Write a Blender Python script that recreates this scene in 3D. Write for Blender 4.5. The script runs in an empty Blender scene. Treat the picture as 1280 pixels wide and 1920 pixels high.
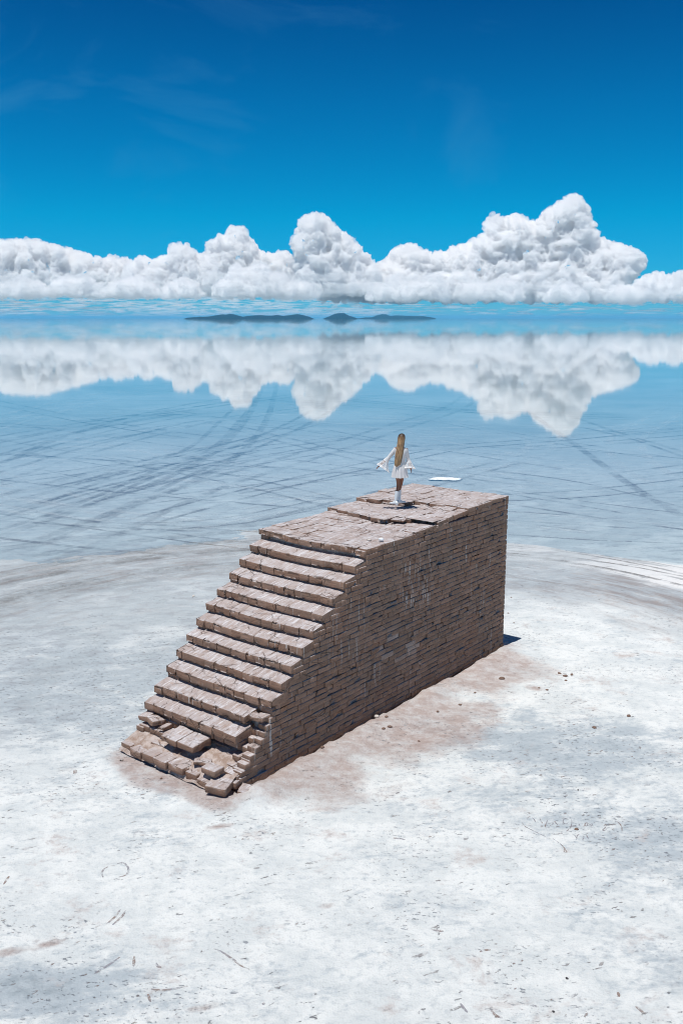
import bpy, bmesh, math, random
import numpy as np
from mathutils import Vector, Matrix
R = math.radians
C = bpy.context.scene.collection
SC = bpy.context.scene

# ------------------------------------------------------------------ camera
CAM = Vector((14.233, -14.782, 8.542)); HEAD = R(38.6276); PITCH = R(11.7957); FPX = 1740.73
cam = bpy.data.objects.new('camera', bpy.data.cameras.new('camera')); C.objects.link(cam)
cam.location = CAM; cam.rotation_euler = (R(90) - PITCH, 0, HEAD)
cam.data.sensor_fit = 'VERTICAL'; cam.data.sensor_height = 36.0; cam.data.lens = FPX / 1920 * 36
cam.data.clip_start = 0.1; cam.data.clip_end = 200000
SC.camera = cam
# ------------------------------------------------------------------ sky, sun, exposure
SUN_EL, SUN_DIR = R(76.8), Vector((0.055, 1.0, 0)).normalized()      # direction the light travels over the ground
sun = bpy.data.objects.new('sun', bpy.data.lights.new('sun', 'SUN')); C.objects.link(sun)
sun.data.energy = 4.0; sun.data.angle = R(0.5); sun.data.color = (1.0, 0.975, 0.94)
ld = Vector((SUN_DIR.x * math.cos(SUN_EL), SUN_DIR.y * math.cos(SUN_EL), -math.sin(SUN_EL)))
sun.rotation_euler = ld.to_track_quat('-Z', 'Y').to_euler()
W = bpy.data.worlds.new('World'); SC.world = W; W.use_nodes = True
wt = W.node_tree; wt.nodes.clear()
def wn(t, **k):
    n = wt.nodes.new(t)
    for a, b in k.items(): setattr(n, a, b)
    return n
sky = wn('ShaderNodeTexSky', sky_type='NISHITA'); sky.sun_disc = False
sky.sun_elevation = SUN_EL; sky.sun_rotation = math.atan2(-SUN_DIR.x, -SUN_DIR.y)
sky.altitude = 3650; sky.air_density = 1.25; sky.dust_density = 0.25; sky.ozone_density = 3.0
wsep = wn('ShaderNodeSeparateXYZ'); wgr = wn('ShaderNodeValToRGB'); e = wgr.color_ramp
e.elements[0].position = 0.0; e.elements[0].color = (.20, .62, 1.0, 1); e.elements[1].position = 1.0; e.elements[1].color = (.10, .20, .30, 1)
for p_, c_ in ((.035, (.05, .62, 1.0, 1)), (.10, (.0, .70, .98, 1)), (.205, (.0, .54, .86, 1)), (.30, (.0, .36, .69, 1)), (.5, (.04, .23, .42, 1))):
    q_ = e.elements.new(p_); q_.color = c_
tint = wn('ShaderNodeMix', data_type='RGBA', blend_type='MULTIPLY'); tint.inputs[0].default_value = 1
wtc = wn('ShaderNodeTexCoord'); wmp = wn('ShaderNodeMapping'); wmp.inputs['Rotation'].default_value = (0, 0, R(-35)); wmp.inputs['Scale'].default_value = (2.2, 5, 9)
wno = wn('ShaderNodeTexNoise'); wno.inputs['Scale'].default_value = 1.3; wno.inputs['Detail'].default_value = 9; wno.inputs['Roughness'].default_value = 0.62; wno.inputs['Distortion'].default_value = 0.9
wra = wn('ShaderNodeValToRGB'); wra.color_ramp.elements[0].position = 0.56; wra.color_ramp.elements[1].position = 0.85; wra.color_ramp.elements[1].color = (0.16, 0.16, 0.16, 1)
wmx = wn('ShaderNodeMix', data_type='RGBA'); wmx.inputs[7].default_value = (1.2, 4.0, 6.0, 1)
bg = wn('ShaderNodeBackground'); bg.inputs['Strength'].default_value = 0.10; wo = wn('ShaderNodeOutputWorld')
L = wt.links.new
L(sky.outputs[0], tint.inputs[6]); L(wtc.outputs['Generated'], wsep.inputs[0]); L(wsep.outputs[2], wgr.inputs[0]); L(wgr.outputs[0], tint.inputs[7]); L(tint.outputs[2], wmx.inputs[6])
L(wtc.outputs['Generated'], wmp.inputs[0]); L(wmp.outputs[0], wno.inputs['Vector']); L(wno.outputs[0], wra.inputs[0]); L(wra.outputs[0], wmx.inputs[0])
L(wmx.outputs[2], bg.inputs['Color']); L(bg.outputs[0], wo.inputs['Surface'])
SC.view_settings.view_transform = 'Standard'; SC.view_settings.look = 'None'
SC.view_settings.exposure = 0.0; SC.view_settings.gamma = 1.0
SC.cycles.max_bounces = 32; SC.cycles.diffuse_bounces = 4; SC.cycles.glossy_bounces = 4
SC.cycles.transparent_max_bounces = 40; SC.cycles.volume_bounces = 30
SC.cycles.use_denoising = True; SC.cycles.filter_width = 1.05; SC.cycles.denoising_prefilter = 'ACCURATE'

# ------------------------------------------------------------------ helpers
cu, su = math.cos(PITCH), math.sin(PITCH); ch, sh = math.cos(HEAD), math.sin(HEAD)
def ray(px, py):                       # a photo pixel's direction; used only to find where real things stand
    u, v = (px - 640) / FPX, -(py - 960) / FPX
    a, b, c = u, cu + v * su, -su + v * cu
    return Vector((a * ch - b * sh, a * sh + b * ch, c))
def at(px, py, z=0.0):
    d = ray(px, py); t = (z - CAM.z) / d.z; return CAM + d * t
def hsh(ix, iy, iz, s):
    h = (ix * 374761393 + iy * 668265263 + iz * 2147483647 % 1000003 + iz * 1274126177 + s * 974634777) & 0xffffffff
    h = ((h ^ (h >> 13)) * 1274126177) & 0xffffffff
    return ((h ^ (h >> 16)) & 0xffff) / 65535.0
def vnoise(P, s=0):                    # value noise, numpy, P (n,3) -> [-1,1]
    P = np.asarray(P, float); i = np.floor(P).astype(np.int64); f = P - i; f = f * f * (3 - 2 * f)
    r = 0
    for dx in (0, 1):
        for dy in (0, 1):
            for dz in (0, 1):
                w = (f[:, 0] if dx else 1 - f[:, 0]) * (f[:, 1] if dy else 1 - f[:, 1]) * (f[:, 2] if dz else 1 - f[:, 2])
                r = r + w * hsh(i[:, 0] + dx, i[:, 1] + dy, i[:, 2] + dz, s)
    return r * 2 - 1
def fbm(P, s=0, o=4, g=0.5):
    a, r, P = 1.0, 0, np.asarray(P, float)
    for k in range(o): r = r + a * vnoise(P, s + k); a *= g; P = P * 2.03 + 11.3
    return r
def mesh(name, V, F, mat, parent=None, smooth=True, uv=None, col=None):
    me = bpy.data.meshes.new(name); me.from_pydata([tuple(v) for v in V] if not isinstance(V, np.ndarray) else V.tolist(), [], F)
    if smooth: me.polygons.foreach_set('use_smooth', [True] * len(me.polygons))
    if col is not None:
        for nm, arr in col.items():
            at_ = me.attributes.new(nm, 'FLOAT_COLOR', 'POINT'); a = np.ones((len(me.vertices), 4), np.float32)
            a[:, :arr.shape[1]] = arr; at_.data.foreach_set('color', a.ravel())
    me.materials.append(mat); me.update()
    o = bpy.data.objects.new(name, me); C.objects.link(o)
    if parent: o.parent = parent
    return o
def tag(o, label=None, cat=None, group=None, kind=None):
    for k, v in (('label', label), ('category', cat), ('group', group), ('kind', kind)):
        if v: o[k] = v
    return o
def empty(name, loc=(0, 0, 0), rz=0):
    o = bpy.data.objects.new(name, None); C.objects.link(o); o.location = loc; o.rotation_euler = (0, 0, rz); o.empty_display_size = .2
    return o
class NT:                              # terse node builder
    def __init__(s, name, disp=False):
        s.m = bpy.data.materials.new(name); s.m.use_nodes = True; s.t = s.m.node_tree; s.t.nodes.clear()
        s.out = s.n('ShaderNodeOutputMaterial')
    def n(s, t, **k):
        x = s.t.nodes.new(t)
        for a, b in k.items(): setattr(x, a, b)
        return x
    def l(s, a, b): s.t.links.new(a, b)
    def put(s, sock, v):
        if isinstance(v, (int, float)): sock.default_value = v
        elif isinstance(v, tuple): sock.default_value = v if len(v) == 4 or sock.type == 'VECTOR' else (*v, 1)
        else: s.l(v, sock)
    def pos(s): return s.n('ShaderNodeNewGeometry').outputs['Position']
    def mp(s, v, sc=(1, 1, 1), ro=(0, 0, 0), lo=(0, 0, 0)):
        x = s.n('ShaderNodeMapping'); s.l(v, x.inputs[0]); x.inputs['Scale'].default_value = sc; x.inputs['Rotation'].default_value = ro; x.inputs['Location'].default_value = lo
        return x.outputs[0]
    def noise(s, v, sc, det=6, ro=.55, dist=0.0):
        x = s.n('ShaderNodeTexNoise'); s.l(v, x.inputs['Vector']); x.inputs['Scale'].default_value = sc; x.inputs['Detail'].default_value = det
        x.inputs['Roughness'].default_value = ro; x.inputs['Distortion'].default_value = dist; return x.outputs[0]
    def vor(s, v, sc, feat='F1', rnd=1.0, out='Distance'):
        x = s.n('ShaderNodeTexVoronoi', feature=feat); s.l(v, x.inputs['Vector']); x.inputs['Scale'].default_value = sc; x.inputs['Randomness'].default_value = rnd
        return x.outputs[out]
    def ramp(s, v, a, b, lo=0.0, hi=1.0):
        x = s.n('ShaderNodeMapRange'); x.interpolation_type = 'SMOOTHSTEP'; s.put(x.inputs[0], v)
        x.inputs[1].default_value = a; x.inputs[2].default_value = b; x.inputs[3].default_value = lo; x.inputs[4].default_value = hi; return x.outputs[0]
    def math(s, op, a, b=0.0, c=None):
        x = s.n('ShaderNodeMath', operation=op); s.put(x.inputs[0], a); s.put(x.inputs[1], b)
        if c is not None: s.put(x.inputs[2], c)
        return x.outputs[0]
    def mul(s, a, b): return s.math('MULTIPLY', a, b)
    def mix(s, f, a, b, mode='MIX'):
        x = s.n('ShaderNodeMix', data_type='RGBA', blend_type=mode); s.put(x.inputs[0], f); s.put(x.inputs[6], a); s.put(x.inputs[7], b); return x.outputs[2]
    def bump(s, h, st, dist=1.0, nrm=None):
        x = s.n('ShaderNodeBump'); x.inputs['Strength'].default_value = st; x.inputs['Distance'].default_value = dist; s.l(h, x.inputs['Height'])
        if nrm: s.l(nrm, x.inputs['Normal'])
        return x.outputs[0]
    def bsdf(s, col, rough=.9, nrm=None, spec=.3, **k):
        x = s.n('ShaderNodeBsdfPrincipled'); s.put(x.inputs['Base Color'], col); s.put(x.inputs['Roughness'], rough); x.inputs['Specular IOR Level'].default_value = spec
        if nrm: s.l(nrm, x.inputs['Normal'])
        for a, b in k.items(): s.put(x.inputs[a.replace('_', ' ')], b)
        return x.outputs[0]
    def end(s, sh): s.l(sh, s.out.inputs['Surface']); return s.m
    def attr(s, nm):
        x = s.n('ShaderNodeAttribute'); x.attribute_name = nm; y = s.n('ShaderNodeSeparateColor'); s.l(x.outputs['Color'], y.inputs[0]); return y.outputs

# ------------------------------------------------------------------ materials
def mat_brick(name='brick', dust=1.0):
    t = NT(name); g = t.n('ShaderNodeNewGeometry'); p = g.outputs['Position']; rnd = g.outputs['Random Per Island']
    n1 = t.noise(p, 2.2, 7, .6); n2 = t.noise(p, 14, 6, .6); n3 = t.noise(p, 60, 4, .6)
    cr = t.n('ShaderNodeValToRGB'); e = cr.color_ramp; e.elements[0].position = 0; e.elements[0].color = (.262, .178, .140, 1); e.elements[1].position = 1; e.elements[1].color = (.42, .33, .29, 1)
    x = e.elements.new(.45); x.color = (.325, .238, .198, 1)
    f = t.math('ADD', t.mul(rnd, .55), t.mul(n2, .55)); f = t.math('SUBTRACT', t.math('ADD', f, t.mul(n1, .5)), .3); t.l(f, cr.inputs[0])
    col = cr.outputs[0]
    # horizontal bedding streaks of the cut salt-clay blocks
    st = t.noise(t.mp(p, (3, 3, 45)), 1.0, 5, .6); col = t.mix(t.ramp(st, .52, .72, 0, .35), col, (.42, .36, .31)); col = t.mix(t.ramp(st, .46, .3, 0, .45), col, (.17, .12, .095))
    # grey-green weather patches, rusty patches
    w = t.noise(t.mp(p, (1, 1, 1), lo=(7, 3, 1)), 5.0, 5, .65); col = t.mix(t.ramp(w, .55, .7, 0, .4), col, (.25, .225, .195))
    w2 = t.noise(t.mp(p, (1, 1, 1), lo=(3, 9, 5)), 7.0, 5, .7); col = t.mix(t.ramp(w2, .6, .72, 0, .5), col, (.30, .15, .09))
    # salt dust lying on upward faces
    sx = t.n('ShaderNodeSeparateXYZ'); t.l(g.outputs['Normal'], sx.inputs[0])
    up = t.ramp(sx.outputs['Z'], .55, .93)
    d1 = t.noise(t.mp(p, (1, 1, 1), lo=(1, 2, 3)), 3.1, 8, .65, .4)
    dcol = t.mix(t.ramp(d1, .38, .66), (.44, .375, .36), (.585, .56, .575)); dcol = t.mix(t.ramp(n2, .4, .65, 0, .55), dcol, (.46, .375, .33))
    dcol = t.mix(t.ramp(t.noise(p, 9, 8, .75), .63, .75, 0, .7), dcol, (.70, .71, .73))
    dcol = t.mix(t.ramp(w2, .56, .68, 0, .45), dcol, (.42, .27, .2))
    sk = t.noise(t.mp(p, (13, 1.6, 3)), 1.6, 5, .65); dcol = t.mix(t.ramp(sk, .55, .64, 0, .75), dcol, (.72, .71, .725)); dcol = t.mix(t.ramp(sk, .46, .36, 0, .65), dcol, (.33, .25, .215))
    v = t.vor(t.mix(.12, p, t.n('ShaderNodeTexNoise').outputs['Color']), 2.6, 'DISTANCE_TO_EDGE'); crack = t.mul(t.ramp(v, .022, .004), t.ramp(n1, .45, .6))
    dcol = t.mix(t.mul(crack, .7), dcol, (.2, .12, .09))
    col = t.mix(t.mul(up, t.ramp(n2, .2, .5, .75 * dust, dust)), col, dcol)
    # pale run-off streaks and scuffed patches of salt on the wall faces
    side = t.ramp(sx.outputs['Z'], .5, .2); col = t.mix(side, col, t.mix(1.0, col, (.98, .80, .675), 'MULTIPLY')); col = t.mix(t.mul(side, t.ramp(t.noise(t.mp(p, lo=(6, 6, 6)), 1.3, 6, .7), .42, .62, 0, .45)), col, (.235, .17, .13)); col = t.mix(t.mul(side, t.ramp(t.noise(p, 38, 5, .75), .50, .72, 0, .42)), col, (.17, .12, .095))
    run = t.noise(t.mp(p, (9, 9, .55)), 1.7, 3, .5); reg = t.noise(t.mp(p, (1, 1, .6), lo=(4, 0, 2)), .55, 3, .5)
    col = t.mix(t.mul(side, t.mul(t.ramp(run, .64, .70), t.ramp(reg, .47, .57, 0, .8))), col, (.62, .57, .53))
    spx = t.n('ShaderNodeSeparateXYZ'); t.l(p, spx.inputs[0])
    def win(c0, w0, o): return t.ramp(t.math('ABSOLUTE', t.math('SUBTRACT', spx.outputs[o], c0)), w0, w0 * .5)
    drip = t.mul(t.mul(win(2.05, .75, 'Y'), win(2.75, .85, 'Z')), t.ramp(t.noise(t.mp(p, (0, 15, .9)), 1.7, 2, .4), .57, .63))
    drip2 = t.mul(t.mul(win(-.4, .9, 'Y'), win(2.2, .9, 'Z')), t.ramp(t.noise(t.mp(p, (0, 11, .5), lo=(0, 4, 0)), 1.7, 2, .4), .60, .66))
    col = t.mix(t.mul(side, t.math('ADD', t.mul(drip, .75), t.mul(drip2, .4))), col, (.66, .61, .57))
    patch = t.mul(t.mul(win(1.5, 1.3, 'Y'), win(1.45, .5, 'Z')), t.ramp(rnd, .80, .9)); col = t.mix(t.mul(side, t.mul(patch, .45)), col, (.52, .44, .40))
    sc = t.noise(t.mp(p, (1, 1, 2.2), lo=(2, 5, 0)), 3.4, 7, .75)
    col = t.mix(t.mul(side, t.ramp(sc, .60, .70, 0, .6)), col, (.48, .41, .37))
    h = t.math('ADD', t.mul(n2, .6), t.math('ADD', t.mul(n3, .35), t.mul(st, .45))); h = t.math('SUBTRACT', h, t.mul(crack, .8))
    return t.end(t.bsdf(col, .93, t.bump(h, 1.0, .028), .15))
M_brick = mat_brick()
def mat_fill():
    t = NT('rubble_dirt'); p = t.pos(); n = t.noise(p, 6, 8, .65); n2 = t.noise(p, 40, 5, .7)
    col = t.mix(t.ramp(n, .35, .65), (.33, .235, .185), (.55, .47, .43)); col = t.mix(t.ramp(n2, .55, .7, 0, .6), col, (.66, .62, .6))
    return t.end(t.bsdf(col, .95, t.bump(t.math('ADD', n, t.mul(n2, .4)), .9, .03), .1))
M_fill = mat_fill()
def mat_ground():
    # attributes: zone = (brown dirt, wet/underwater, grey mottling), zone2 = (white crust, streaky drive ring)
    t = NT('salt_ground'); p = t.pos(); z1 = t.attr('zone'); z2 = t.attr('zone2')
    def dirn(deg, sx_, sy_, lo=(0, 0, 0)): return t.mp(t.mp(p, (1, 1, 0), (0, 0, R(deg))), (sx_, sy_, 0), lo=lo)
    pa = dirn(-39, 1, 1.25); ps = dirn(-52, .7, 1.5); pr = dirn(-20, .75, 1.4)
    mid = t.noise(pa, 1.1, 10, .68, .25); fine = t.noise(pa, 6.5, 9, .72); strk = t.noise(ps, 1.6, 11, .72, .35); tiny = t.noise(pa, 30, 6, .75); grit = t.noise(pa, 75, 3, .7)
    base = t.mix(t.ramp(mid, .40, .60), (.74, .775, .77), (.875, .895, .875))
    # crust: crisp small-scale breakup, blue-grey where it is thin
    base = t.mix(t.ramp(fine, .50, .66, 0, .62), base, (.55, .60, .62)); base = t.mix(t.ramp(fine, .42, .30, 0, .8), base, (.90, .89, .86))
    base = t.mix(t.ramp(tiny, .52, .68, 0, .36), base, (.50, .54, .56)); base = t.mix(t.ramp(grit, .56, .74, 0, .3), base, (.48, .48, .48))
    gm = t.math('ADD', t.math('ADD', t.mul(z1['Blue'], .34), t.mul(strk, .85)), t.mul(t.math('SUBTRACT', t.noise(dirn(-39, 1, 1.5, (6, 6, 0)), .30, 6, .6), .46), .7)); gm2 = t.math('ADD', gm, t.mul(fine, .35))
    base = t.mix(t.ramp(gm2, .74, .98, 0, .8), base, (.43, .495, .54)); base = t.mix(t.ramp(gm2, .98, 1.14, 0, .7), base, (.32, .375, .41))
    pk = t.math('ADD', t.noise(dirn(-39, 1, 1.3, (9, 4, 0)), .9, 10, .72, .3), t.mul(fine, .3))
    base = t.mix(t.ramp(pk, .70, .84, 0, .55), base, (.60, .53, .50)); base = t.mix(t.ramp(pk, .80, .90, 0, .5), base, (.46, .36, .31))
    # flakes and dents, a few centimetres long, in clusters
    cl1 = t.ramp(t.noise(dirn(-39, 1, 1, (2, 7, 0)), 1.1, 6, .65), .46, .64); cl2 = t.ramp(t.math('ADD', t.noise(dirn(-39, 1, 1, (5, 1, 0)), .7, 6, .6), t.mul(z1['Blue'], .20)), .53, .70)
    f1 = t.noise(dirn(-60, 2.6, 6.5), 1.6, 4, .6, .3); pit = t.mul(t.ramp(f1, .635, .675), cl1)
    f2 = t.noise(dirn(-28, 6, 13, (3, 3, 0)), 1.5, 4, .6, .2); pit2 = t.mul(t.ramp(f2, .615, .655), cl2)
    f3 = t.noise(dirn(-70, 3.2, 8, (8, 2, 0)), 2.0, 3, .6); pit3 = t.mul(t.ramp(f3, .65, .69), cl2)
    base = t.mix(t.mul(pit, .8), base, t.mix(t.ramp(mid, .45, .55), (.31, .25, .23), (.30, .33, .37))); base = t.mix(t.mul(pit2, .72), base, (.30, .32, .36)); base = t.mix(t.mul(pit3, .75), base, (.29, .23, .21))
    # brown-pink dirt shed by the bricks
    bn = t.math('ADD', z1['Red'], t.math('SUBTRACT', t.math('ADD', t.mul(mid, .8), t.mul(fine, .45)), .62)); bm_ = t.ramp(bn, .33, .90)
    dn = t.noise(dirn(-39, 1, 1.4, (4, 4, 0)), 2.6, 11, .74, .2)
    bcol = t.mix(t.ramp(dn, .40, .60), (.54, .41, .365), (.71, .635, .605)); bcol = t.mix(t.ramp(dn, .54, .64, 0, .9), bcol, (.76, .73, .71)); bcol = t.mix(t.ramp(tiny, .55, .72, 0, .55), bcol, (.33, .22, .18))
    bcol = t.mix(t.ramp(t.noise(dirn(-10, 1, 2, (3, 8, 0)), 3, 10, .75), .62, .70, 0, .7), bcol, (.40, .25, .19))
    base = t.mix(t.mul(bm_, .85), base, bcol)
    # ring driven round the staircase: long streaks of grey and brown
    sep = t.n('ShaderNodeSeparateXYZ'); t.l(t.mp(p, lo=(-1.5, -1.0, 0)), sep.inputs[0])
    rad = t.math('SQRT', t.math('ADD', t.mul(sep.outputs[0], sep.outputs[0]), t.mul(sep.outputs[1], sep.outputs[1]))); ang = t.math('ARCTAN2', sep.outputs[1], sep.outputs[0])
    cmb = t.n('ShaderNodeCombineXYZ'); t.l(t.mul(rad, 1.7), cmb.inputs[0]); t.l(t.mul(ang, 3.4), cmb.inputs[1])
    ringn = t.noise(cmb.outputs[0], 1.5, 11, .72, .35)
    rc = t.mix(t.ramp(ringn, .38, .56), (.31, .30, .31), (.42, .46, .49)); rc = t.mix(t.ramp(ringn, .55, .70), rc, (.64, .66, .665)); rc = t.mix(t.ramp(fine, .5, .68, 0, .6), rc, (.40, .40, .42)); rc = t.mix(t.ramp(pk, .66, .8, 0, .6), rc, (.44, .36, .32))
    base = t.mix(t.mul(z2['Green'], .9), base, rc)
    base = t.mix(t.mul(z2['Red'], t.ramp(ringn, .40, .50)), base, (.86, .855, .84))
    # soaked salt is darker and greyer
    wetn = t.noise(dirn(-39, .5, .6), .12, 10, .66, .6); lines = t.noise(dirn(-30, .3, 2.6), .5, 8, .66, .3); lin2 = t.noise(dirn(-62, .25, 2.2, (5, 5, 0)), .6, 8, .66, .3)
    wcol = t.mix(t.ramp(wetn, .35, .65), (.355, .41, .435), (.465, .515, .535)); wcol = t.mix(t.ramp(lines, .53, .66, 0, .45), wcol, (.30, .315, .325)); wcol = t.mix(t.ramp(lin2, .56, .68, 0, .5), wcol, (.31, .315, .32)); wcol = t.mix(t.ramp(lines, .42, .34, 0, .55), wcol, (.60, .61, .61)); wcol = t.mix(t.ramp(fine, .5, .7, 0, .35), wcol, (.34, .345, .35)); wcol = t.mix(t.ramp(mid, .54, .7, 0, .4), wcol, (.44, .40, .38))
    wcol = t.mix(t.ramp(z1['Green'], .98, .70, 0, .55), wcol, (.50, .56, .60))
    base = t.mix(z1['Green'], base, wcol)
    rg = t.mul(z2['Green'], t.ramp(z2['Red'], .6, .1)); base = t.mix(t.mul(rg, t.ramp(ringn, .50, .38, 0, .6)), base, (.33, .30, .295)); base = t.mix(t.mul(rg, t.ramp(ringn, .55, .66, 0, .7)), base, (.62, .66, .67))
    dry = t.ramp(z1['Green'], .95, .75); base = t.mix(t.mul(dry, t.mul(t.ramp(strk, .50, .62), t.mul(z1['Green'], .8))), base, (.36, .375, .40)); base = t.mix(t.mul(dry, t.mul(t.ramp(strk, .47, .36), t.mul(z1['Green'], .6))), base, (.66, .70, .71))
    base = t.mix(t.mul(dry, t.mul(pit, .6)), base, (.27, .25, .25)); base = t.mix(t.mul(dry, t.mul(pit2, .6)), base, (.28, .31, .35)); base = t.mix(t.mul(dry, t.mul(pit3, .5)), base, (.30, .22, .19))
    h = t.math('ADD', t.mul(fine, .7), t.math('ADD', t.mul(tiny, .35), t.mul(mid, .8))); h = t.math('ADD', h, t.mul(grit, .12)); h = t.math('SUBTRACT', h, t.math('ADD', t.mul(pit, .5), t.math('ADD', t.mul(pit2, .3), t.mul(pit3, .3))))
    h = t.math('ADD', h, t.mul(bm_, t.mul(tiny, .6)))
    return t.end(t.bsdf(base, .85, t.bump(h, 1.0, .05), .15))
M_ground = mat_ground()
def mat_water():
    t = NT('brine_water'); p = t.pos()
    n = t.noise(t.mp(p, (1, 1, 0)), .9, 3, .5); nr = t.bump(n, .10, .004)
    fr = t.n('ShaderNodeFresnel'); fr.inputs[0].default_value = 1.36; t.l(nr, fr.inputs['Normal'])
    gl = t.n('ShaderNodeBsdfGlossy'); gl.inputs['Roughness'].default_value = .03; gl.inputs['Color'].default_value = (1, 1, 1, 1); t.l(nr, gl.inputs['Normal'])
    tr = t.n('ShaderNodeBsdfTransparent'); tr.inputs[0].default_value = (.915, .955, .968, 1)
    mx = t.n('ShaderNodeMixShader'); t.l(fr.outputs[0], mx.inputs[0]); t.l(tr.outputs[0], mx.inputs[1]); t.l(gl.outputs[0], mx.inputs[2])
    return t.end(mx.outputs[0])
M_water = mat_water()
def mat_track():
    t = NT('track_mark'); p = t.pos(); a = t.attr('mark')        # red: across 0..1..0, green: darkness 0/1, blue: strength
    n = t.noise(t.mp(p, (1, 1, 0)), .35, 6, .65); n2 = t.noise(t.mp(p, (1, 1, 0)), 2.2, 6, .7)
    al = t.mul(t.mul(t.ramp(a['Red'], .05, .8), a['Blue']), t.mul(t.ramp(n, .38, .60, .12, 1.0), t.ramp(n2, .36, .60, .30, 1)))
    col = t.mix(a['Green'], (.78, .79, .79), (.29, .285, .285))
    d = t.bsdf(col, .9, None, .1); tr = t.n('ShaderNodeBsdfTransparent'); mx = t.n('ShaderNodeMixShader')
    t.l(al, mx.inputs[0]); t.l(tr.outputs[0], mx.inputs[1]); t.l(d, mx.inputs[2]); return t.end(mx.outputs[0])
M_track = mat_track()
def plain(name, col, rough=.8, var=.12, sc=20, spec=.3, bump=.0, **k):
    t = NT(name); p = t.n('ShaderNodeTexCoord').outputs['Object']; n = t.noise(p, sc, 5, .6)
    c = t.mix(t.ramp(n, .3, .7), tuple(x * (1 - var) for x in col), tuple(min(1, x * (1 + var)) for x in col))
    return t.end(t.bsdf(c, rough, t.bump(n, bump, .01) if bump else None, spec, **k))
def mat_cloud(name, dens, col=(1, 1, 1)):
    t = NT(name); pv = t.n('ShaderNodeVolumeScatter'); pv.inputs['Color'].default_value = (*col, 1); pv.inputs['Density'].default_value = dens; pv.inputs['Anisotropy'].default_value = .0
    t.l(pv.outputs[0], t.out.inputs['Volume']); return t.m
M_cloud = mat_cloud('cloud_vapour', .016, (.968, .989, 1.0)); M_cloud_far = mat_cloud('thin_cloud_vapour', .0032, (.97, .99, 1.0))

# ================================================================== ground
WX, HP, YB = 2.98, 3.86, 6.14            # staircase width, front platform height, back face
WATER = -0.06
def graded(lo, hi, f0, f1, step):
    a = list(np.arange(f0, f1 + step / 2, step)); s = step; x = f0
    left = []
    while x > lo: s *= 1.12; x -= s; left.append(max(x, lo))
    s = step; x = f1; right = []
    while x < hi: s *= 1.12; x += s; right.append(min(x, hi))
    return np.array(left[::-1] + a + right)
GX = graded(-46000, 30000, -19, 19, .11); GY = graded(-8000, 46000, -17, 23, .11)
X, Y = np.meshgrid(GX, GY, indexing='ij'); P2 = np.stack([X.ravel(), Y.ravel(), np.zeros(X.size)], 1)
x, y = P2[:, 0], P2[:, 1]
def sst(a, b, v): t_ = np.clip((v - a) / (b - a), 0, 1); return t_ * t_ * (3 - 2 * t_)
near = np.exp(-((np.maximum(np.abs(x) - 40, 0) + np.maximum(np.abs(y) - 40, 0)) / 30))
ang = np.arctan2(y - 1.0, x - 1.5); rr = np.hypot(x - 1.5, y - 1.0)
shore = 16.9 + .5 * np.sin(ang * 2 + .4) + 60 * sst(0.35, 1.15, np.abs(((ang - 2.2 + np.pi) % (2 * np.pi)) - np.pi) - .95)   # dry towards the camera
shore = shore + fbm(P2 * .22, 5, 4) * .55 + fbm(P2 * 1.1, 9, 3) * .12
dsh = rr - shore
rightness = sst(-.15, .35, (x + 4.5) / 8) * (y > 8)
Hg = -0.13 + .13 * (rightness * sst(1.3, -2.6, dsh) + (1 - rightness) * sst(5.0, -5.5, dsh)) + (1 - rightness) * np.exp(-(dsh / 6) ** 2) * (.020 * fbm(P2 * .45, 23, 5)) + near * .010 * fbm(P2 * .5, 21, 4) + near * .006 * fbm(P2 * 2.4, 31, 4)
# ridge of salt at the far shore on the right, crisp edge
Hg += rightness * .045 * np.exp(-((dsh + .55) / .5) ** 2)
# dirt banked against the long wall, uneven crest, narrow trench at the wall foot
dx = x - WX
crest = (.11 + .07 * fbm(np.stack([y * .9, y * 0, y * 0], 1), 44, 4)) * sst(-4.3, -3.4, y) * sst(7.2, 5.9, y)
bank = crest * np.exp(-(np.maximum(dx - .22, 0) / .55) ** 2) * sst(.03, .15, dx + .03 * fbm(P2 * 5, 3, 3))
Hg += np.where(dx > 0, bank, 0); Hg += np.where((dx > -.1) & (y > -4) & (y < 6.3), -.05 * np.exp(-((dx - .03) / .07) ** 2), 0)
rough = np.exp(-((np.clip(dx, 0, 9) / 1.0) ** 2)) * (dx > 0) * sst(-5, -4, y) * sst(7.2, 6.3, y)
Hg += rough * .022 * fbm(P2 * 7, 61, 4)
ins = (x > .05) & (x < WX - .05) & (y > -3.7) & (y < YB - .05); Hg = np.where(ins, -.12, Hg)
fy = (y > -5.2) & (y < -3.6) & (x > -.6) & (x < 3.6); Hg += np.where(fy, .05 * sst(.9, .2, np.abs(y + 4.15)) * sst(-.6, .1, x) * sst(3.6, 3.0, x) + .012 * fbm(P2 * 6, 71, 3), 0)
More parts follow.
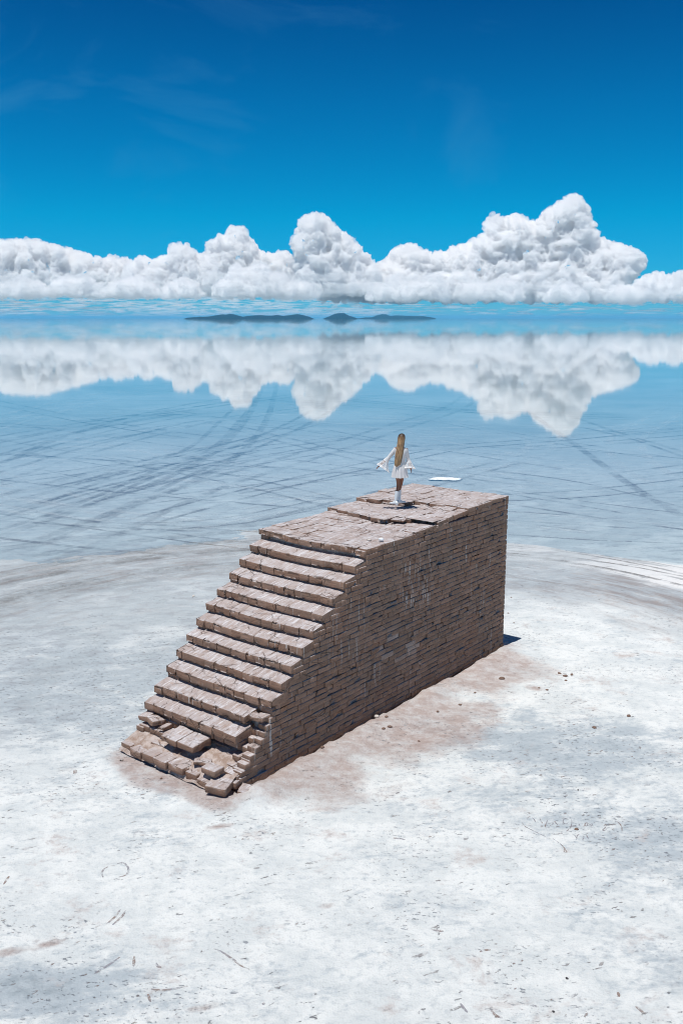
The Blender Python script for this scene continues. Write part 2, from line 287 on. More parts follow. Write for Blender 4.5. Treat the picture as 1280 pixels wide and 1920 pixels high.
# masks: dirt, wet, mottling
def blob(cx, cy, rx, ry, rot=0):
    c, s = math.cos(rot), math.sin(rot); u = ((x - cx) * c + (y - cy) * s) / rx; v = (-(x - cx) * s + (y - cy) * c) / ry
    return np.exp(-(u * u + v * v))
n3 = fbm(P2 * .8, 81, 4); n4 = fbm(P2 * .35, 83, 4)
wl = np.interp(y, [-4.4, -3.2, -1.5, 0, 3, 6.2], [-.3, .25, 1.25, 1.75, .9, .7]) + .65 + .65 * n3 + .3 * n4
brown = sst(wl + .9, wl - .9, dx) * (dx > -.3) * sst(-4.7, -3.2, y + .25 * n3) * sst(8.2, 5.0, y + .4 * n3) * .80
brown = np.maximum(brown, .85 * sst(.85, .2, np.abs(y + 4.15) + .2 * n3) * sst(-.5, .2, x) * sst(3.8, 3.1, x))
brown = np.maximum(brown, .9 * blob(*at(1000, 1290)[:2], .3, .2))
brown = np.maximum(brown, .62 * blob(*at(1050, 1100)[:2], 3.2, 1.0, .5)); brown = np.maximum(brown, .55 * blob(*at(1230, 1130)[:2], 2.4, .8, .4))
for q, sx_, sy_ in (((20, 1785), .34, .13), ((92, 1770), .26, .11), ((415, 1550), .34, .12), ((610, 1700), .16, .1), ((380, 1890), .3, .08)): brown = np.maximum(brown, .8 * blob(*at(*q)[:2], sx_, sy_, HEAD + .3))
wet = sst(.0, WATER - .01, Hg) * (.66 + .34 * sst(17, 60, rr)) ; wet = wet * (1 - rightness * sst(.25, -.05, dsh)); wet = np.where(ins, 0, wet)
leftdamp = 1.4 * sst(1.5, 8.5, rr + 1.2 * n3) * sst(1.5, -2.5, x * .6 - y * .1) * sst(-10, -1.5, y + x * .15 + .8 * n4)
wet = np.maximum(wet, .82 * np.clip(leftdamp * (.8 + .25 * n3), 0, 1) * (rr < 40))
mott = .22 + .95 * np.maximum.reduce([blob(*at(200, 1280)[:2], 4.5, 3.0), .9 * blob(*at(1060, 1400)[:2], 3.0, 1.5, .6), .8 * blob(*at(1180, 1560)[:2], 2.2, 1.2, .4), .8 * blob(*at(90, 1850)[:2], 1.3, .6, .5), .5 * blob(*at(1230, 1800)[:2], 1.2, .7)])
ring = sst(9.0, 12.5, rr + .8 * n3) * sst(17.2, 15.8, rr) * sst(-.2, .5, ang) ; ring = np.maximum(ring, sst(8.5, 11, rr) * (ang < -2.2) * .6 * sst(40, 18, rr)); 
ringw = rightness * sst(13.3, 14.2, rr + .4 * n3) * sst(.6, -.2, dsh)
ring = ring * (1 - ringw * .3)
G = mesh('ground', np.stack([x, y, Hg], 1), [], M_ground)
nx, ny = X.shape; idx = np.arange(nx * ny).reshape(nx, ny)
Fq = np.stack([idx[:-1, :-1], idx[1:, :-1], idx[1:, 1:], idx[:-1, 1:]], -1).reshape(-1, 4)
me = G.data; me.clear_geometry(); me.vertices.add(nx * ny); me.vertices.foreach_set('co', np.stack([x, y, Hg], 1).astype(np.float32).ravel())
me.loops.add(Fq.size); me.loops.foreach_set('vertex_index', Fq.ravel().astype(np.int32)); me.polygons.add(len(Fq)); me.polygons.foreach_set('loop_start', (np.arange(len(Fq)) * 4).astype(np.int32))
me.polygons.foreach_set('use_smooth', np.ones(len(Fq), bool)); me.update(calc_edges=True)
for nm, arr in (('zone', (brown, wet, mott)), ('zone2', (ringw, ring, ring * 0))):
    a_ = me.attributes.new(nm, 'FLOAT_COLOR', 'POINT'); q = np.ones((nx * ny, 4), np.float32)
    for k in range(3): q[:, k] = np.clip(arr[k], 0, 1)
    a_.data.foreach_set('color', q.ravel())
tag(G, kind='structure')
Hgrid = Hg.reshape(nx, ny)
def gz(px_, py_):
    i = min(max(int(np.searchsorted(GX, px_)) - 1, 0), nx - 2); j = min(max(int(np.searchsorted(GY, py_)) - 1, 0), ny - 2)
    u = (px_ - GX[i]) / (GX[i + 1] - GX[i]); v = (py_ - GY[j]) / (GY[j + 1] - GY[j])
    return (Hgrid[i, j] * (1 - u) + Hgrid[i + 1, j] * u) * (1 - v) + (Hgrid[i, j + 1] * (1 - u) + Hgrid[i + 1, j + 1] * u) * v
# water: a mirror-thin sheet of brine over the salt
def sheet(name, x0, x1, y0, y1, z, mat):
    return mesh(name, [(x0, y0, z), (x1, y0, z), (x1, y1, z), (x0, y1, z)], [(0, 1, 2, 3)], mat)
tag(sheet('water', -45990, 29990, -7990, 45990, WATER, M_water), kind='structure')

# ------------------------------------------------------------------ tyre tracks (marks driven into the salt, most of them under the brine)
TV, TF, TM = [], [], []
def smooth_line(pts, n):
    pts = [Vector(p) for p in pts]
    if len(pts) == 2: return [pts[0].lerp(pts[1], i / n) for i in range(n + 1)]
    out = []; m = len(pts) - 1
    for i in range(n + 1):
        s = i / n * m; k = min(int(s), m - 1); f = s - k
        p0, p1, p2, p3 = pts[max(k - 1, 0)], pts[k], pts[k + 1], pts[min(k + 2, m)]
        out.append(.5 * ((2 * p1) + (-p0 + p2) * f + (2 * p0 - 5 * p1 + 4 * p2 - p3) * f * f + (-p0 + 3 * p1 - 3 * p2 + p3) * f ** 3))
    return out
tcount = [0]
def track(px, w=.28, dark=1.0, st=.6, n=None, world=False):
    w *= 1.55; st *= .85
    pts = [Vector((p[0], p[1], 0)) for p in px] if world else [at(q[0], q[1], -.12) for q in px]
    ln = sum((pts[i + 1] - pts[i]).length for i in range(len(pts) - 1)); n = n or int(min(160, max(16, ln / .8)))
    P = smooth_line(pts, n); tcount[0] += 1; lift = .004 + .0009 * (tcount[0] % 9); b = len(TV)
    for i, p in enumerate(P):
        d = (P[min(i + 1, n)] - P[max(i - 1, 0)]); d.z = 0; d.normalize(); s = Vector((-d.y, d.x, 0))
        fade = min(1, i / n * 6, (1 - i / n) * 6)
        for k, (o, r) in enumerate(((-.5, 0), (-.2, 1), (.2, 1), (.5, 0))):
            q = p + s * (o * w); TV.append((q.x, q.y, gz(q.x, q.y) + lift)); TM.append((r, dark, st * fade))
        if i:
            for k in range(3): a0 = b + (i - 1) * 4 + k; TF.append((a0, a0 + 1, a0 + 5, a0 + 4))
def pair(px, gap=1.5, **k):                      # two wheels of one car
    pts = [at(q[0], q[1], -.12) for q in px]
    for o in (-gap / 2, gap / 2):
        out = []
        for i, p in enumerate(pts):
            d = pts[min(i + 1, len(pts) - 1)] - pts[max(i - 1, 0)]; d.normalize(); out.append((p.x - d.y * o, p.y + d.x * o))
        track(out, world=True, **k)
rt = random.Random(4)
pair([(512, 700), (500, 740), (478, 790), (430, 845), (345, 895), (230, 940), (100, 985), (0, 1025)], 1.8, w=.5, st=.42)
pair([(470, 745), (430, 790), (375, 840), (270, 880), (150, 930), (0, 985)], 1.6, w=.34, st=.5)
pair([(905, 728), (850, 765), (760, 795), (650, 830), (540, 865), (420, 900), (300, 945), (160, 1010), (0, 1070)], 2.0, w=.45, st=.38)
pair([(640, 745), (575, 785), (480, 830), (380, 868), (250, 925), (100, 990)], 1.8, w=.36, st=.5)
track([(980, 765), (1030, 800), (1100, 850), (1175, 905), (1280, 970)], .45, 1, .65)
pair([(1280, 755), (1225, 790), (1180, 815), (1172, 840), (1200, 875), (1270, 915)], 2.2, w=.5, dark=0, st=.55)
track([(975, 815), (990, 830), (980, 848), (930, 862)], .4, 0, .5); track([(1020, 820), (1035, 835), (1020, 852), (980, 870)], .4, 0, .45)
track([(1070, 780), (1150, 808), (1240, 835), (1290, 850)], .4, 1, .5); track([(1085, 800), (1180, 822), (1290, 860)], .3, 1, .6)
track([(640, 877), (800, 893), (950, 925), (1100, 950), (1225, 973)], .2, 1, .6); track([(900, 880), (1050, 898), (1180, 925), (1290, 955)], .2, 1, .7)
track([(0, 930), (160, 900), (240, 872), (330, 850)], .28, 1, .6); track([(0, 870), (90, 830), (180, 800), (300, 768), (430, 745)], .5, 1, .55)
for k in range(13):                               # broad faint fans crossing the brine on the left
    a_, b_ = rt.uniform(0, 300), rt.uniform(760, 900)
    x0_, y0_ = -60, 760 + 17 * k + rt.uniform(-6, 6); x1_, y1_ = rt.uniform(380, 700), 712 + 11 * k + rt.uniform(-8, 8)
    pair([(x0_, y0_ + 40), ((x0_ + x1_) / 2, (y0_ + y1_) / 2 + rt.uniform(4, 16)), (x1_, y1_)], 1.7, w=rt.uniform(.25, .5), dark=float(rt.random() < .6), st=rt.uniform(.3, .6))
for k in range(42):                               # long soft curves, both wheels, over the whole wet flat
    x0_ = rt.uniform(-200, 1250); y0_ = rt.uniform(745, 1010); ll = rt.uniform(350, 800) * rt.choice((-1, 1)); up_ = -rt.uniform(25, 120) * (y0_ - 690) / 200; cv = rt.uniform(-25, 40)
    pair([(x0_, y0_), (x0_ + ll * .5, y0_ + up_ * .5 + cv * .4), (x0_ + ll, max(712, y0_ + up_))], rt.uniform(1.4, 1.9), w=rt.uniform(.16, .34), dark=float(rt.random() < .55), st=rt.uniform(.4, .8))
for k in range(54):                               # near-level scratches right across
    yy = 760 + 4.6 * k + rt.uniform(-3, 3); x0_ = rt.uniform(-100, 900); ll = rt.uniform(260, 700); sl = rt.uniform(.03, .16)
    track([(x0_, yy - 6), (x0_ + ll / 2, yy + ll / 2 * sl), (x0_ + ll, yy + ll * sl)], rt.uniform(.10, .26), float(rt.random() < .6), rt.uniform(.4, .85))
def arc(r, a0, a1, w, dark, st, wob=.25):
    n = 24; ph = rt.uniform(0, 6)
    track([(1.5 + (r + wob * math.sin(3 * t_ + ph)) * math.cos(t_), 1.0 + (r + wob * math.sin(3 * t_ + ph)) * math.sin(t_)) for t_ in (a0 + (a1 - a0) * i / n for i in range(n + 1))], w, dark, st, world=True)
for r, d, s, w in ((12.2, 1, .7, .3), (12.9, 1, .6, .22), (13.5, 0, .6, .3), (14.2, 1, .75, .35), (15.0, 0, .5, .25), (15.6, 1, .6, .2), (11.4, 1, .4, .3), (17.4, 1, .55, .3), (18.8, 1, .5, .4), (20.5, 0, .4, .3)):
    arc(r, R(112) + rt.uniform(0, .2), R(222) - rt.uniform(0, .4), w * 2.2, d, s * .55); arc(r + rt.uniform(.15, .4), R(115) + rt.uniform(0, .5), R(200) - rt.uniform(0, .5), w * .7, float(rt.random() < .6), s * .5)
for r, d, s, w in ((16.1, 1, .55, .10), (15.6, 1, .7, .13), (15.1, 1, .75, .12), (14.6, 1, .8, .14), (14.1, 1, .5, .2)):
    arc(r, R(35) + rt.uniform(0, .2), R(112) - rt.uniform(0, .15), w, d, s, .3)
tr = mesh('tyre_tracks', TV, TF, M_track, col={'mark': np.array(TM, np.float32)}, smooth=False); tag(tr, kind='structure')

# ================================================================== bricks
class Bricks:
    def __init__(s): s.V = []; s.F = []; s.n = 0; s.k = 0
    def add(s, c, size, rz=0, rx=0, ry=0, r=.016, res=.07, wear=.007, shear=0.0, seed=None, warp=None, coarse=False):
        h = np.array(size) / 2; r = min(r, *(h * .8)); ax = []
        for d in range(3):
            if coarse: g = np.array([-h[d], -h[d] + r, h[d] - r, h[d]])
            else:
                m = max(1, int(round((2 * h[d] - 2 * r) / res))); g = np.concatenate([[-h[d]], np.linspace(-h[d] + r, h[d] - r, m + 1), [h[d]]])
            ax.append(g)
        V = []; ids = {}; F = []
        n = [len(a) for a in ax]
        def vid(i, j, k):
            if (i, j, k) not in ids: ids[(i, j, k)] = len(V); V.append((ax[0][i], ax[1][j], ax[2][k]))
            return ids[(i, j, k)]
        for d in range(3):
            a, b = [(1, 2), (2, 0), (0, 1)][d]
            for side in (0, n[d] - 1):
                for i in range(n[a] - 1):
                    for j in range(n[b] - 1):
                        q = []
                        for (u, v) in ((i, j), (i + 1, j), (i + 1, j + 1), (i, j + 1)):
                            w = [0, 0, 0]; w[d] = side; w[a] = u; w[b] = v; q.append(vid(*w))
                        F.append(q if side else q[::-1])
        V = np.array(V); inner = np.clip(V, -(h - r), h - r); dv = V - inner; ln = np.linalg.norm(dv, axis=1, keepdims=True)
        nrm = np.where(ln > 1e-9, dv / np.maximum(ln, 1e-9), 0); V = inner + nrm * r
        s.k += 1; off = (seed if seed is not None else s.k) * 7.31
        cc = V + np.array(c)
        e = vnoise(cc * 9 + off * 0, 5) * .6 + vnoise(cc * 22, 6) * .4; edge = (np.abs(V) > (h - r * 1.01)).sum(1)
        V = V + nrm * (wear * e)[:, None] - nrm * (np.maximum(0, vnoise(cc * 5 + off, 7)) * wear * 2.6 * (edge >= 2))[:, None]
        if shear: V[:, 2] += np.where(V[:, 2] > 0, shear * (V[:, 1] + h[1]), 0)
        Mx = (Matrix.Rotation(rz, 3, 'Z') @ Matrix.Rotation(rx, 3, 'X') @ Matrix.Rotation(ry, 3, 'Y')); V = V @ np.array(Mx).T + np.array(c)
        if warp: V = warp(V)
        s.V.append(V); s.F += [tuple(i + s.n for i in f) for f in F]; s.n += len(V)
    def build(s, name, mat, parent=None, **k): return mesh(name, np.concatenate(s.V), s.F, mat, parent, **k)
rb = random.Random(11)
ST = tag(empty('brick_staircase', (0, 0, 0)), 'tall solid brick staircase with worn brown steps standing alone on white salt', 'staircase')
CH = 0.135; CW = .1125
SY = [.07, -.27, -.62, -.945, -1.28, -1.62, -1.93, -2.225, -2.53, -2.82, -3.12, -3.41, -3.71, -4.04]
SZ = [3.855, 3.575, 3.305, 3.05, 2.785, 2.53, 2.27, 2.0, 1.74, 1.47, 1.165, .88, .58, .27]
# ---- right and left walls, course by course from the ground up
def top_right(y_):        # worn top line of the wall at depth y
    if y_ < 2.85: return 3.79 + .02 * max(y_, 0)
    if y_ < 4.2: return 3.98 + .075 * (y_ - 2.85)
    return 4.10 + .015 * (y_ - 4.2)
BROKEN = [(1.40, -2.60), (1.27, -2.73), (1.13, -2.84), (1.0, -2.94), (.86, -3.03), (.72, -3.16), (.59, -3.30), (.45, -3.48), (.32, -3.62), (.18, -3.68), (.05, -3.70), (-.2, -3.72)]
def front_y(z_, right=True):            # where a course starts (front of the stair profile)
    if right and z_ < 1.42:
        for i in range(len(BROKEN) - 1):
            if BROKEN[i][0] >= z_ >= BROKEN[i + 1][0]:
                f = (BROKEN[i][0] - z_) / (BROKEN[i][0] - BROKEN[i + 1][0]); return BROKEN[i][1] * (1 - f) + BROKEN[i + 1][1] * f
        return BROKEN[0][1] if z_ > 1.4 else BROKEN[-1][1]
    for k in range(len(SZ)):
        if z_ > SZ[k] - .06: return SY[max(k - 1, 0)] + .05 if k else SY[0] + .05
    return SY[-1] + .05
def wall(xf, outward, name, coarse, lab=None):
    B = Bricks(); z = 3.73 - 35 * CW; j = 0
    while z < 3.93:
        hgt = CW if z < 3.72 else .125; zc = z + hgt / 2; y0 = front_y(zc, outward > 0) + .0
        if zc > HP - .02: y0 = 2.86 if zc < 3.85 else 4.2
        ends = YB - rb.uniform(0, .012); y_ = y0 + (rb.uniform(-.02, .02) if zc < 1.4 else 0); first = True
        while y_ < ends - .05:
            ln = rb.choice((.20, .30, .36, .42, .46)) * rb.uniform(.9, 1.12)
            if first and j % 2: ln = .18
            first = False
            if ends - (y_ + ln) < .12: ln = ends - y_
            yc = y_ + ln / 2; out = rb.gauss(0, .0055) + (.014 if rb.random() < .05 else 0) - (.025 if rb.random() < .008 else 0)
            out += .02 * float(vnoise(np.array([[yc * .8, zc * .8, 3.0]]), 12)[0])
            top = zc + hgt / 2
            lim = top_right(yc) + .02
            if True:
                hz = hgt - rb.uniform(.003, .010); 
                B.add((xf - outward * (.11 - out), yc, zc), (.22, ln - rb.uniform(.002, .010), hz), rz=rb.gauss(0, .006), rx=rb.gauss(0, .006), r=.010, res=.075, wear=.006, coarse=coarse)
            y_ += ln
        z += hgt; j += 1
    return B.build(name, M_brick, ST)
wall(WX, 1, 'side_wall', False); wall(0.0, -1, 'side_wall', True)
B = Bricks(); z = 3.73 - 29 * CH; j = 0
while z < 3.9:
    x_ = .0
    while x_ < WX - .05:
        ln = min(rb.uniform(.26, .42), WX - x_); ln = WX - x_ if WX - x_ - ln < .12 else ln
        B.add((x_ + ln / 2, YB + .02 - .1 + rb.gauss(0, .004), z + CH / 2), (ln - .012, .22, CH - .014), r=.012, coarse=True, wear=.005); x_ += ln
    z += CH
B.build('rear_wall', M_brick, ST)
# ---- core: earth and mortar behind the facing, following the stair profile
prof = [(YB - .12, -.3)]
for k in range(13, 0, -1):
    pass
pts = [(SY[13] + .45, -.3), (SY[13] + .45, .05), (SY[12] + .40, .12), (SY[12] + .40, .33), (SY[11] + .3, .36)]
for k in range(11, 0, -1): pts += [(SY[k] + .25, SZ[k] - .16), (SY[k - 1] + .12, SZ[k] - .16)] if k < 11 else [(SY[k - 1] + .16, .62), (SY[k - 1] + .16, SZ[k] - .16)]
pts += [(SY[0] + .12, HP - .16), (2.9, HP - .14), (2.9, 3.83), (4.2, 3.83), (4.2, 3.96), (YB - .12, 3.96), (YB - .12, -.3)]
V = [(xx, a, b) for xx in (.015, WX - .015) for a, b in pts]; n = len(pts)
F = [tuple(range(n)), tuple(range(2 * n - 1, n - 1, -1))] + [(i, i + n, (i + 1) % n + n, (i + 1) % n) for i in range(n)]
V = [((.10 if xx < 1 else WX - .10), a, b) for xx, a, b in V]
core = mesh('core', V, F, M_fill, ST, smooth=False)
# ---- steps
def sag(V):                           # steps sag slightly towards the middle and wander
    V = V.copy(); u = V[:, 0] / WX; V[:, 2] -= np.interp(V[:, 2], [.9, 1.2, 3.2, 3.7], [0, .016, .02, .045]) * np.sin(np.clip(u, 0, 1) * np.pi) ** 2
    V[:, 1] += .015 * vnoise(np.stack([V[:, 0] * 1.3, V[:, 2] * 3, V[:, 0] * 0], 1), 3); return V
def step_row(B, k, x0, x1, yf, zt, depth, thick=.15, shear=.17, lo=.24, hi=.46, jit=1.0):
    x_ = x0
    while x_ < x1 - .02:
        first = x_ < x0 + .01; ln = rb.uniform(.2, .34) if first else rb.uniform(lo, hi); rest = x1 - x_ - ln; ln = x1 - x_ if rest < .12 else (ln if not (.12 <= rest < .5) else max(.2, x1 - x_ - rb.uniform(.30, .38)))
        end = first or x_ + ln > x1 - .01
        dy = rb.gauss(0, .003 + .010 * end) * jit; dz = rb.gauss(0, .0012 + .006 * end) * jit; g = rb.choice((.0, .0, .0, .001, .004)) if not end else rb.choice((.008, .016, .024))
        rzz = rb.gauss(0, .001) * jit + (rb.uniform(-.06, .06) if end else 0)
        B.add((x_ + ln / 2, yf + depth / 2 + dy - (.02 if end and rb.random() < .5 else 0), zt - thick / 2 + dz), (ln - g, depth, thick), rz=rzz, ry=rb.gauss(0, .001) * jit + (.0 if not end else rb.uniform(-.02, .035)),
              r=rb.uniform(.004, .007), res=.04, wear=.013, shear=shear, warp=sag)
        x_ += ln
for k in range(1, 12):
    B = Bricks(); d = SY[k - 1] - SY[k] + .22
    x1 = WX + .004
    if k == 10: x1 = 2.58
    if k == 11: x1 = 2.63
    step_row(B, k, -.012, x1, SY[k], SZ[k], d)
    # recessed course below the nosing
    x_ = .03; zc = SZ[k] - .15 - .04
    while x_ < min(x1, WX) - .06:
        ln = rb.uniform(.25, .42); ln = min(x1, WX) - .03 - x_ if min(x1, WX) - .03 - x_ - ln < .15 else ln
        B.add((x_ + ln / 2, SY[k] + .07 + .2 + rb.gauss(0, .006), zc - .04), (ln - .012, .40, .115), r=.014, res=.09, wear=.008, warp=sag); x_ += ln
    so = B.build('step', M_brick, ST)
    # packed dust lying on the tread, worn through in places
    nx_, ny_ = 90, 12; a_ = np.linspace(.0, x1 - .02, nx_); b_ = np.linspace(SY[k] + .035, SY[k - 1] + .14, ny_); A_, B_ = np.meshgrid(a_, b_, indexing='ij')
    Q = np.stack([A_.ravel(), B_.ravel(), np.full(A_.size, SZ[k])], 1); nn = fbm(np.stack([Q[:, 0] * 3.1, Q[:, 1] * 3.1, Q[:, 0] * 0 + k], 1), 77, 4)
    Q[:, 2] = SZ[k] + .17 * (Q[:, 1] - SY[k]) - .001 + .0075 * nn - .018 * sst(.06, .0, Q[:, 1] - SY[k] - .03) - .014 * sst(.12, .0, Q[:, 0]) - .014 * sst(x1 - .14, x1, Q[:, 0]); Q = sag(Q)
    I_ = np.arange(nx_ * ny_).reshape(nx_, ny_); FQ = np.stack([I_[:-1, :-1], I_[1:, :-1], I_[1:, 1:], I_[:-1, 1:]], -1).reshape(-1, 4).tolist()
    mesh('dust_layer', Q, [tuple(f) for f in FQ], M_brick, so)
# ---- platform in three low tiers, each a sheet of large worn bricks
def paving(B, x0, x1, y0, y1, zf, thick=.125, lx=.30, ly=.46, jit=.002, frontwob=0, slope=0.0, skip=0):
    row = 0; y_ = y0
    while y_ < y1 - .03:
        d = ly * rb.uniform(.92, 1.08) if row else .42; d = y1 - y_ if y1 - y_ - d < .2 else d
        x_ = x0 - (rb.uniform(0, lx) if False else 0)
        while x_ < x1 - .02:
            ln = rb.uniform(.24, .44) if not row else rb.uniform(.7, 1.3) * lx; ln = x1 - x_ if x1 - x_ - ln < .14 else ln
            xc, yc = x_ + ln / 2, y_ + d / 2; fy_ = frontwob * float(vnoise(np.array([[xc * 1.7, row, 1.0]]), 9)[0]) if row == 0 else 0
            edge = (x_ < x0 + .02) or (x_ + ln > x1 - .02)
            dz = rb.gauss(0, jit) - (rb.uniform(0, .035) if edge and rb.random() < .5 else 0)
            if not (edge and rb.random() < skip):
                B.add((xc, yc + fy_, zf(xc, yc) - thick / 2 + dz), (ln - rb.choice((.0, .001, .003)), d + (.03 if row == 0 else 0), thick), rz=rb.gauss(0, .006 if not edge else .03), rx=rb.gauss(0, .006) + slope, ry=rb.gauss(0, .006),
                      r=.006, res=.06, wear=.009, warp=sag if row == 0 and y0 < .5 else None)
            x_ += ln
        y_ += d; row += 1
zf0 = lambda a, b: 3.86 - .045 * math.sin(math.pi * min(max(a / WX, 0), 1)) ** 2 * (b > .45) + .022 * b - .022 * max(0, a - 1.8) + .012 * math.sin(a * 3 + b * 2)
B = Bricks(); paving(B, -.012, WX + .006, SY[0], 3.3, zf0, skip=.0); B.build('platform', M_brick, ST)
def tier2_line(a): return 2.48 + .05 * math.sin(a * 4) - .22 * min(a, 1.9) / 1.9 if a < 1.95 else 2.95
B = Bricks(); x_ = 0.0
zf1 = lambda a, b: 3.985 + .01 * math.sin(a * 2.2 + b) - .01 * (a > 2)
for (xa, xb) in ((0, .34), (.34, .72), (.72, 1.1), (1.1, 1.5), (1.5, 1.93)):
    y_ = 2.5 - .16 * xa + rb.uniform(-.03, .03)
    while y_ < 4.25:
        d = rb.uniform(.36, .5); B.add(((xa + xb) / 2, y_ + d / 2, zf1((xa + xb) / 2, y_) - .05 + rb.gauss(0, .003)), (xb - xa - .004, d - .004, .10), rz=rb.gauss(0, .012), ry=rb.gauss(0, .006), r=.006, res=.06, wear=.008); y_ += d
for (xa, xb) in ((2.02, 2.34), (2.34, 2.66), (2.66, 2.985)):
    y_ = 2.80 + rb.uniform(-.03, .1) - .25 * (xa < 2.3)
    while y_ < 4.25:
        d = rb.uniform(.3, .42); B.add(((xa + xb) / 2, y_ + d / 2, zf1((xa + xb) / 2, y_) - .055 + (y_ - 2.9) * .06 + rb.gauss(0, .006)), (xb - xa - .006, d - .006, .11), rz=rb.gauss(0, .03), ry=rb.gauss(0, .015), rx=.06, r=.006, res=.06, wear=.009); y_ += d
B.build('platform', M_brick, ST)
zf2 = lambda a, b: 4.085 + .012 * math.sin(a * 2.7 + b * 1.3) - .02 * (a > 2.7) * (b < 5)
B = Bricks()
for (xa, xb) in ((.0, .36), (.36, .74), (.74, 1.12), (1.12, 1.5), (1.5, 1.9), (1.9, 2.3), (2.3, 2.66), (2.66, 2.99)):
    y_ = 3.62 + .12 * xa + rb.uniform(-.04, .04) + (.0 if xa < 1.2 else .25)
    while y_ < YB - .02:
        d = rb.uniform(.34, .48); d = YB + .01 - y_ if YB - y_ - d < .22 else d
        gone = (xa < .1 and y_ > 5.7) or (xa < .1 and rb.random() < .12)
        if not gone: B.add(((xa + xb) / 2 + rb.uniform(-.006, .006), y_ + d / 2, zf2((xa + xb) / 2, y_) - .05 + rb.gauss(0, .004 if xa > .1 else .012)), (xb - xa - rb.choice((.002, .005)), d - .004, .10), rz=rb.gauss(0, .012 if .1 < xa < 2.6 else .035), ry=rb.gauss(0, .008), rx=rb.gauss(0, .006), r=.006, res=.06, wear=.009)
        y_ += d
B.build('platform', M_brick, ST)
# wind-blown salt dust filling the joints of the platform
gx = np.linspace(.04, 2.94, 90); gy = np.linspace(.22, 6.05, 170); XX, YY = np.meshgrid(gx, gy, indexing='ij'); PP = np.stack([XX.ravel(), YY.ravel(), XX.ravel() * 0], 1)
dn = fbm(PP * 2.1, 55, 5); zz = []
for (a, b, _), q in zip(PP, dn):
    h0 = zf0(a, max(b, .46)) if b < 2.5 - .16 * min(a, 1.9) + (0 if a < 1.93 else .45) else (zf1(a, b) if b < 3.68 + .12 * a + (0 if a < 1.2 else .25) else zf2(a, b))
    zz.append(h0 - .003 + .010 * q)
ii = np.arange(90 * 170).reshape(90, 170); FF = np.stack([ii[:-1, :-1], ii[1:, :-1], ii[1:, 1:], ii[:-1, 1:]], -1).reshape(-1, 4)
zz = np.array(zz); hq = zz[FF]; FF = FF[(hq.max(1) - hq.min(1)) < .05]
mesh('dust_layer', np.stack([PP[:, 0], PP[:, 1], zz], 1), [tuple(f) for f in FF.tolist()], M_brick, ST)
# loose flakes of brick along the platform edges: part of the crumbling top
# ---- the two broken bottom steps
B = Bricks()     # step 12: what is left of it
for (xa, xb, yf, dep, zt) in ((1.0, 1.45, -3.86, .50, .60), (1.45, 1.9, -3.84, .48, .60)): B.add(((xa + xb) / 2, yf + dep / 2, zt - .065), (xb - xa - .005, dep, .125), rz=rb.gauss(0, .01), r=.018, res=.05, wear=.01, shear=.1)
for i in range(3): xa = 1.52 + i * .26; B.add((xa + .13, -3.24 + .22, .475 - .055 + .002 * i), (.25, .44, .11), rz=-.03, r=.012, res=.05, wear=.006)
for i in range(4): xa = 1.35 + i * .27; B.add((xa + .13, -3.37 + .25, .33), (.262, .5, .12), rz=rb.gauss(0, .02), r=.014, res=.05, wear=.008)
for i in range(3): xa = .05 + i * .3; B.add((xa + .15, -3.36 + .2, .64 - .07), (.29, .4, .12), rz=rb.gauss(0, .03), r=.014, res=.05, wear=.01)
for i in range(3): xa = .08 + i * .3; B.add((xa + .15, -3.58 + .2, .44), (.29, .5, .12), rz=rb.gauss(0, .03), r=.016, res=.05, wear=.01)
B.build('step', M_brick, ST)
B = Bricks()     # step 13, at the ground
for (xa, xb, yf, zt, rz, dp) in ((0, .33, -4.06, .24, .02, .42), (.37, .74, -4.13, .25, -.10, .36), (.78, 1.12, -4.16, .29, .02, .48), (1.12, 1.50, -4.18, .30, .01, .48), (1.50, 1.93, -4.14, .30, -.01, .46), (1.93, 2.24, -4.08, .24, .02, .4), (2.24, 2.58, -4.10, .20, -.02, .36)):
    B.add(((xa + xb) / 2, yf + dp / 2, zt - .08), (xb - xa - .012, dp, .16), rz=rz, rx=rb.gauss(0, .01), r=.018, res=.05, wear=.011)
for (xa, xb, yf, zt) in ((.6, 1.05, -3.80, .33), (1.15, 1.75, -3.76, .31), (1.75, 2.15, -3.72, .32)): B.add(((xa + xb) / 2, yf + .2, zt - .06), (xb - xa - .01, .4, .13), rz=rb.gauss(0, .03), r=.018, res=.05, wear=.011)
# the stub end of the steps next to the long wall, one small step per course
for i, (zt, yf) in enumerate(((1.03, -2.86), (.90, -2.98), (.765, -3.10), (.63, -3.24), (.495, -3.42), (.36, -3.58), (.22, -3.80))):
    xe = 2.62 - .04 * (i % 2) - (.1 if i > 2 else 0)
    for (xa, xb) in ((xe, xe + .2), (xe + .2, 2.97)) if i != 3 else ((xe, 2.97),): B.add(((xa + xb) / 2, yf + .2 + rb.uniform(-.015, .015), zt - .06), (xb - xa - .008, .40, .125), rz=rb.gauss(0, .04), rx=rb.gauss(0, .02), r=.016, res=.05, wear=.01)
for (xa, yf, zt) in ((2.2, -3.55, .33), (2.3, -3.35, .45), (1.95, -3.62, .25)): B.add((xa + .2, yf + .15, zt - .06), (.38, .32, .12), rz=rb.gauss(0, .06), r=.02, res=.05, wear=.012)
B.build('step', M_brick, ST)
